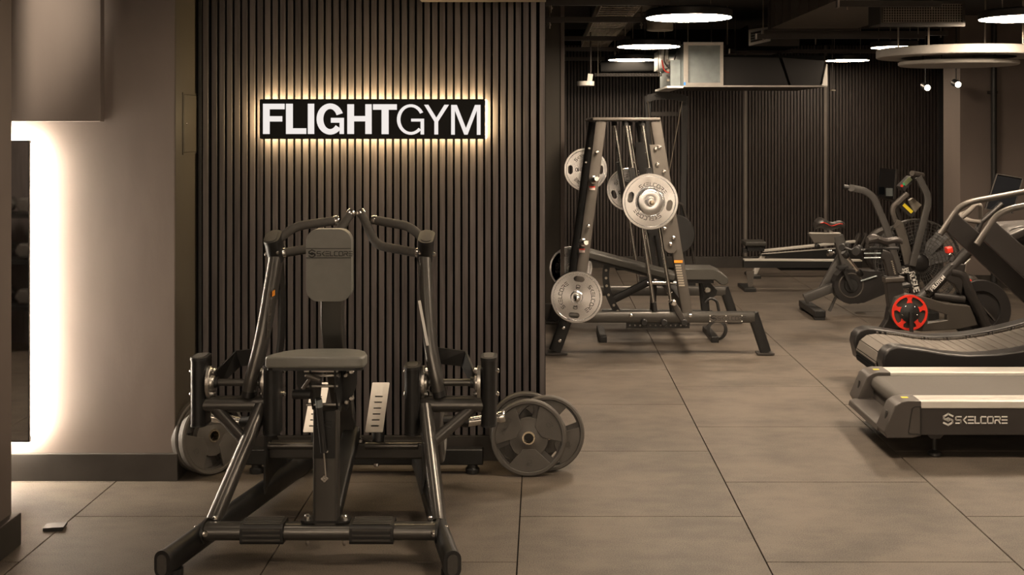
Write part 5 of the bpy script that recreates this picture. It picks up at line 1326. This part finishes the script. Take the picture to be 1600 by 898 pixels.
# perforated rail and dark soft duct between spot and silver unit
t = thing('perforated_channel', 'pale perforated channel running level toward the silver air unit', 'strut', P(980, 118, 11.6))
pc_ = MB(); a0_ = P(929, 119, 11.6); a1_ = P(1034, 116.5, 11.6)
n_ = 26; L_ = a1_.x - a0_.x
pc_.prism([[(0, 0), (L_, 0), (L_, .03), (0, .03)]] + [rrect(.014, .010, .004, 2, L_ * (i + .5) / n_, .015) for i in range(n_)], a0_, (1, 0, 0), (0, 0, 1), (0, .03, 0)); obj('channel', pc_, M['strut'], t, smooth=False)
for s_ in (.05, .95): obj('threaded_rod', MB().cyl((a0_.x + L_ * s_, 11.6, a0_.z), (a0_.x + L_ * s_, 11.6, ZC), .005, 6), M['rodm'], t)
t = thing('insulated_duct', 'dark insulated duct crossing below the farthest round light', 'duct', P(985, 104, 12.95))
obj('duct_body', MB().sweep([P(938, 105, 12.95), P(1036, 103, 12.95)], .20, .13, (0, 0, 1), 'rrect', 3), M['felt'], t)
# silver air unit
UD = 11.0
def U(px, py, d=UD): return P(px, py, d)
ux0, ux1, uxe = U(1068, 0).x, U(1130, 0).x, U(1292, 0).x
uz0, uz1 = U(0, 134).z, U(0, 66).z
t = thing('air_handling_unit', 'silver steel air handling unit with dark side panels hung from the ceiling', 'air unit', ((ux0 + uxe) / 2, UD + .6, uz0))
obj('steel_box', MB().box(ux0 + .004, ux1 - .01, UD + .01, UD + 1.3, uz0 + .01, uz1 - .01), M['galv'], t, smooth=False)
fr_ = MB(); th_ = .045
fr_.prism([[(ux0, uz0), (ux1, uz0), (ux1, uz1), (ux0, uz1)], [(ux0 + th_, uz0 + .03), (ux1 - .03, uz0 + .03), (ux1 - .03, uz1 - .03), (ux0 + th_, uz1 - .03)]], (0, UD - .012, 0), (1, 0, 0), (0, 0, 1), (0, .022, 0))
obj('front_frame', fr_, M['alu'], t, smooth=False)
obj('dark_housing', MB().box(ux1, uxe - .02, UD + .05, UD + 1.2, uz0 + .02, U(0, 86).z), M['felt'], t, smooth=False)
for q in ([(1131, 89), (1217, 90), (1232, 133), (1130, 133)], [(1222, 90), (1289, 95), (1281, 133), (1236, 133)]):
    m = MB(); m.prism([((x - VX) * UD / FPX, CAMH - (y - VY) * UD / FPX) for x, y in q], (0, UD, 0), (1, 0, 0), (0, 0, 1), (0, .03, 0)); obj('dark_panel', m, M['flat_black'], t, smooth=False)
obj('bottom_edge', MB().box(ux0, uxe, UD - .01, UD + .03, uz0 - .012, uz0 + .004), M['alu'], t, smooth=False)
obj('bottom_panel', MB().box(ux0 + .01, uxe - .01, UD + .03, UD + 1.25, uz0 - .010, uz0 + .006), M['strut'], t, smooth=False)
m = MB(); m.prism([((x - VX) * UD / FPX, CAMH - (y - VY) * UD / FPX) for x, y in [(1291, 100), (1292.5, 100), (1292.5, 134), (1284, 134)]], (0, UD - .01, 0), (1, 0, 0), (0, 0, 1), (0, .03, 0)); obj('bright_corner', m, M['white'], t, smooth=False)
# electrical side
sp_ = obj('control_side', MB().box(ux0 - .10, ux0, UD + .25, UD + 1.25, uz0 + .01, uz1 - .16), M['galv'], t, smooth=False)
obj('control_box', MB().box(ux0 - .17, ux0 - .10, UD + .45, UD + 1.2, uz0 + .20, uz0 + .40), M['white'], sp_, smooth=False)
obj('base_tray', MB().box(ux0 - .16, ux0, UD + .02, UD + 1.2, uz0 - .02, uz0), M['white'], t, smooth=False)
for i in range(5):
    z = uz0 + .06 + i * .05; obj('terminal_block', MB().box(ux0 - .125, ux0 - .10, UD + .35, UD + .42, z, z + .022), M['capblk'] if i % 2 else M['cream'], sp_, smooth=False)
obj('red_cable', MB().tube(rnd([(ux0 - .17, UD + .42, uz0 + .28), (ux0 - .15, UD + .38, uz0 + .16), (ux0 - .06, UD + .36, uz0 + .14), (ux0 - .05, UD + .3, uz0 + .2)], .06), .007, 8), M['red'], sp_)
obj('black_cable', MB().tube(rnd([(ux0 - .14, UD + .36, uz0 + .40), (ux0 - .16, UD + .34, uz0 + .25), (ux0 - .08, UD + .34, uz0 + .17), (ux0 - .03, UD + .3, uz0 + .36)], .06), .007, 8), M['cable'], sp_)
obj('blue_tape', MB().box(ux0 + .0, ux0 + .02, UD - .014, UD - .011, uz0 + .005, uz0 + .035), M['blue'], t, smooth=False)
for xx in (ux0 + .05, ux1 + .05, uxe - .1):
    for yy in (UD + .05, UD + 1.1): obj('hanger_rod', MB().cyl((xx, yy, uz1 - .02), (xx, yy, ZC), .006, 6), M['rodm'], t)
# big brown duct running away at right
t = thing('large_duct', 'large brown duct with vertical seams running away at the top right', 'duct', (2.5, 9, 2.66))
dx0, dx1, dz0 = 2.13, 2.94, 2.66
obj('duct_body', MB().box(dx0, dx1, 6.4, 10.35, dz0, 2.93), M['duct'], t, smooth=False)
for i in range(12):
    y = 6.6 + i * .32; obj('seam', MB().box(dx0 - .006, dx0, y, y + .016, dz0, 2.93), M['duct'], t, smooth=False)
for y in (7.6, 10.33): obj('flange', MB().box(dx0 - .02, dx1 + .02, y, y + .03, dz0 - .02, 2.94), M['strut'], t, smooth=False)
# its lit louvre end further back
t = thing('louvre_box', 'small duct end with a bluish louvre above the silver unit', 'vent', P(1185, 60, 11.2))
c0 = P(1169, 72, 11.2); c1 = P(1203, 42, 11.2)
obj('housing', MB().box(c0.x, c1.x + .3, 11.2, 12.6, c0.z, c1.z + .02), M['strut'], t, smooth=False)
fr_ = MB(); fr_.prism([[(c0.x, c0.z), (c1.x, c0.z + .05), (c1.x, c1.z), (c0.x, c1.z - .03)], [(c0.x + .02, c0.z + .03), (c1.x - .02, c0.z + .075), (c1.x - .02, c1.z - .02), (c0.x + .02, c1.z - .055)]], (0, 11.17, 0), (1, 0, 0), (0, 0, 1), (0, .03, 0)); obj('louvre_frame', fr_, M['alu'], t, smooth=False)
for i in range(5):
    z = c0.z + .05 + i * .026; obj('louvre_blade', MB().obox(((c0.x + c1.x) / 2, 11.185, z), (.09, 0, .018), (0, .008, 0), (0, 0, .003)), M['galv'], t, smooth=False)
# grille box facing the camera
GD = 8.0
t = thing('grille_box', 'dark duct box with a square wire grille facing the camera at top right', 'vent', P(1440, 30, GD))
g0 = P(1376, 37, GD); g1 = P(1508, 6, GD)
obj('box', MB().box(g0.x, g1.x, GD + .02, GD + .30, g0.z, 2.65), M['ceil'], t, smooth=False)
obj('grille_frame', MB().prism([[(g0.x, g0.z - .02), (g1.x, g0.z - .02), (g1.x, g1.z + .02), (g0.x, g1.z + .02)], [(g0.x + .02, g0.z + .01), (g1.x - .02, g0.z + .01), (g1.x - .02, g1.z), (g0.x + .02, g1.z)]], (0, GD, 0), (1, 0, 0), (0, 0, 1), (0, .02, 0)), M['strut'], t, smooth=False)
gw = MB(); x = g0.x + .02
while x < g1.x - .02: gw.box(x, x + .0035, GD + .005, GD + .008, g0.z + .01, g1.z); x += .0185
z = g0.z + .01
while z < g1.z: gw.box(g0.x + .02, g1.x - .02, GD + .005, GD + .008, z, z + .0035); z += .0185
obj('grille_wires', gw, M['rodm'], t, smooth=False, kind='stuff')
# struts of the right bay
for i, (py, d, xl_, xr) in enumerate(((52, 10.4, 1192, 1480), (57, 10.0, 1182, 1445), (80, 11.9, 1140, 1400), (6, 7.6, 1310, 1470))):
    z = CAMH - (py - VY) * d / FPX; x0 = (xl_ - VX) * d / FPX; x1 = (xr - VX) * d / FPX
    t = thing('ceiling_strut', ['steel strut under the far end of the large brown duct', 'steel strut with bright end just below the large duct', 'dark strut above the silver air unit', 'strut crossing the large duct at the top edge'][i], 'strut', (x0, d, z), 'struts of the right bay')
    obj('channel', MB().sweep([(x0, d, z), (x1, d, z)], .041, .041, (0, 0, 1), 'rect'), M['strut'], t, smooth=False)
    obj('channel_end', MB().box(x0 - .012, x0 + .002, d - .024, d + .024, z - .026, z + .026), M['alu'], t, smooth=False)
    for xx in (x0 + .06, x1 - .06): obj('threaded_rod', MB().cyl((xx, d, z - .04), (xx, d, ZC), .006, 6), M['rodm'], t)
# double ring pendant
RGD = 9.0; c = P(1497, 86, RGD)
t = thing('ring_pendant', 'large pale grey round acoustic ring with a smaller disc below it', 'ceiling panel', (c.x, RGD, c.z))
zz = CAMH - (90 - VY) * RGD / FPX
obj('outer_ring', MB().lathe([(.44, 0), (.635, 0), (.64, .006), (.64, .062), (.635, .068), (.44, .068)], (c.x, RGD, zz), (0, 0, 1), 72, closed=True), M['ring'], t)
obj('lower_disc', MB().lathe([(.0001, 0), (.455, 0), (.465, .008), (.465, .028), (.455, .034), (.0001, .034)], (c.x, RGD, zz - .065), (0, 0, 1), 64), M['ring'], t)
obj('recess', MB().lathe([(.0001, 0), (.45, 0), (.45, .01), (.0001, .01)], (c.x, RGD, zz + .03), (0, 0, 1), 48), M['black_frame'], t)
for i in range(4):
    an = math.radians(45 + 90 * i); xx, yy = c.x + .52 * math.cos(an), RGD + .52 * math.sin(an)
    obj('suspension_rod', MB().cyl((xx, yy, zz + .06), (xx, yy, ZC), .008, 6), M['rodm'], t)
    xx, yy = c.x + .3 * math.cos(an), RGD + .3 * math.sin(an); obj('disc_rod', MB().cyl((xx, yy, zz - .035), (xx, yy, zz + .035), .006, 6), M['strut'], t)
# small round spotlights by the far wall
for i, (px, py) in enumerate(((1449, 137), (1497, 132))):
    d = 11.6; c = P(px, py, d)
    t = thing('spotlight', ['small lit spotlight against the dark far wall, left one of two', 'small lit spotlight beside the edge of the pale column'][i], 'spotlight', tuple(c), 'lit spotlights by the far wall')
    ax = Vector((0, -1, -.25)).normalized()
    obj('lens', MB().lathe([(.0001, 0), (.030, 0), (.030, .004), (.0001, .006)], c, ax, 20), M['spot'], t)
    obj('lamp_body', MB().lathe([(.036, .008), (.040, .008), (.040, -.10), (.0001, -.10), (.0001, -.004), (.036, -.004)], c, ax, 20, closed=True), M['black_frame'], t)
    obj('stem', MB().cyl((c.x, d + .06, c.z + .03), (c.x, d + .06, ZC), .008, 8), M['black_frame'], t)
t = thing('pendant_spot', 'tiny pale disc hanging on a thin rod right of the silver unit', 'ceiling fitting', tuple(P(1301, 142, 11.5)))  # small pendant spot, built as a plain disc
c = P(1301, 142, 11.5); obj('disc', MB().lathe([(.0001, 0), (.032, 0), (.032, .012), (.0001, .014)], c, (0, 0, 1), 20), M['cream'], t); obj('stem', MB().cyl(c, (c.x - .01, c.y, ZC), .004, 6), M['strut'], t)

# ------------------------------------------------------------------ what the mirror shows: a weight rack in the left bay
struct('wall_bay', MB().box(-5.6, -3.2, 1.75, 1.85, 0, ZC), M['wood'], smooth=False)
t = thing('weight_rack', 'black shelf rack with hexagon dumbbells, seen in the wall mirror', 'rack', (-4.1, 2.2, 0))
for z in (.35, .70, 1.05): obj('shelf', MB().box(-4.75, -3.45, 2.05, 2.40, z, z + .03), M['paint2'], t, smooth=False)
for xx in (-4.75, -3.49):
    for yy in (2.05, 2.36): obj('rack_post', MB().box(xx, xx + .04, yy, yy + .04, 0, 1.25), M['paint2'], t, smooth=False)
for k, z in enumerate((.38, .73, 1.08)):
    for i in range(6):
        c = Vector((-4.6 + i * .21, 2.22, z + .065)); d_ = thing('hex_dumbbell', 'hexagon dumbbell %s on the %s shelf of the rack' % (['at the left end', 'second from left', 'left of the middle', 'right of the middle', 'second from right', 'at the right end'][i], ['lowest', 'middle', 'top'][k]), 'dumbbell', tuple(c), 'hexagon dumbbells on the rack')
        for s in (-1, 1): obj('hex_head', MB().lathe([(.045, -.035), (.064, -.028), (.064, .028), (.045, .035)], c + Vector((0, s * .085, 0)), (0, 1, 0), 6), M['rubber'], d_, smooth=False)
        obj('handle', MB().cyl(c - Vector((0, .09, 0)), c + Vector((0, .09, 0)), .014), M['chrome'], d_)
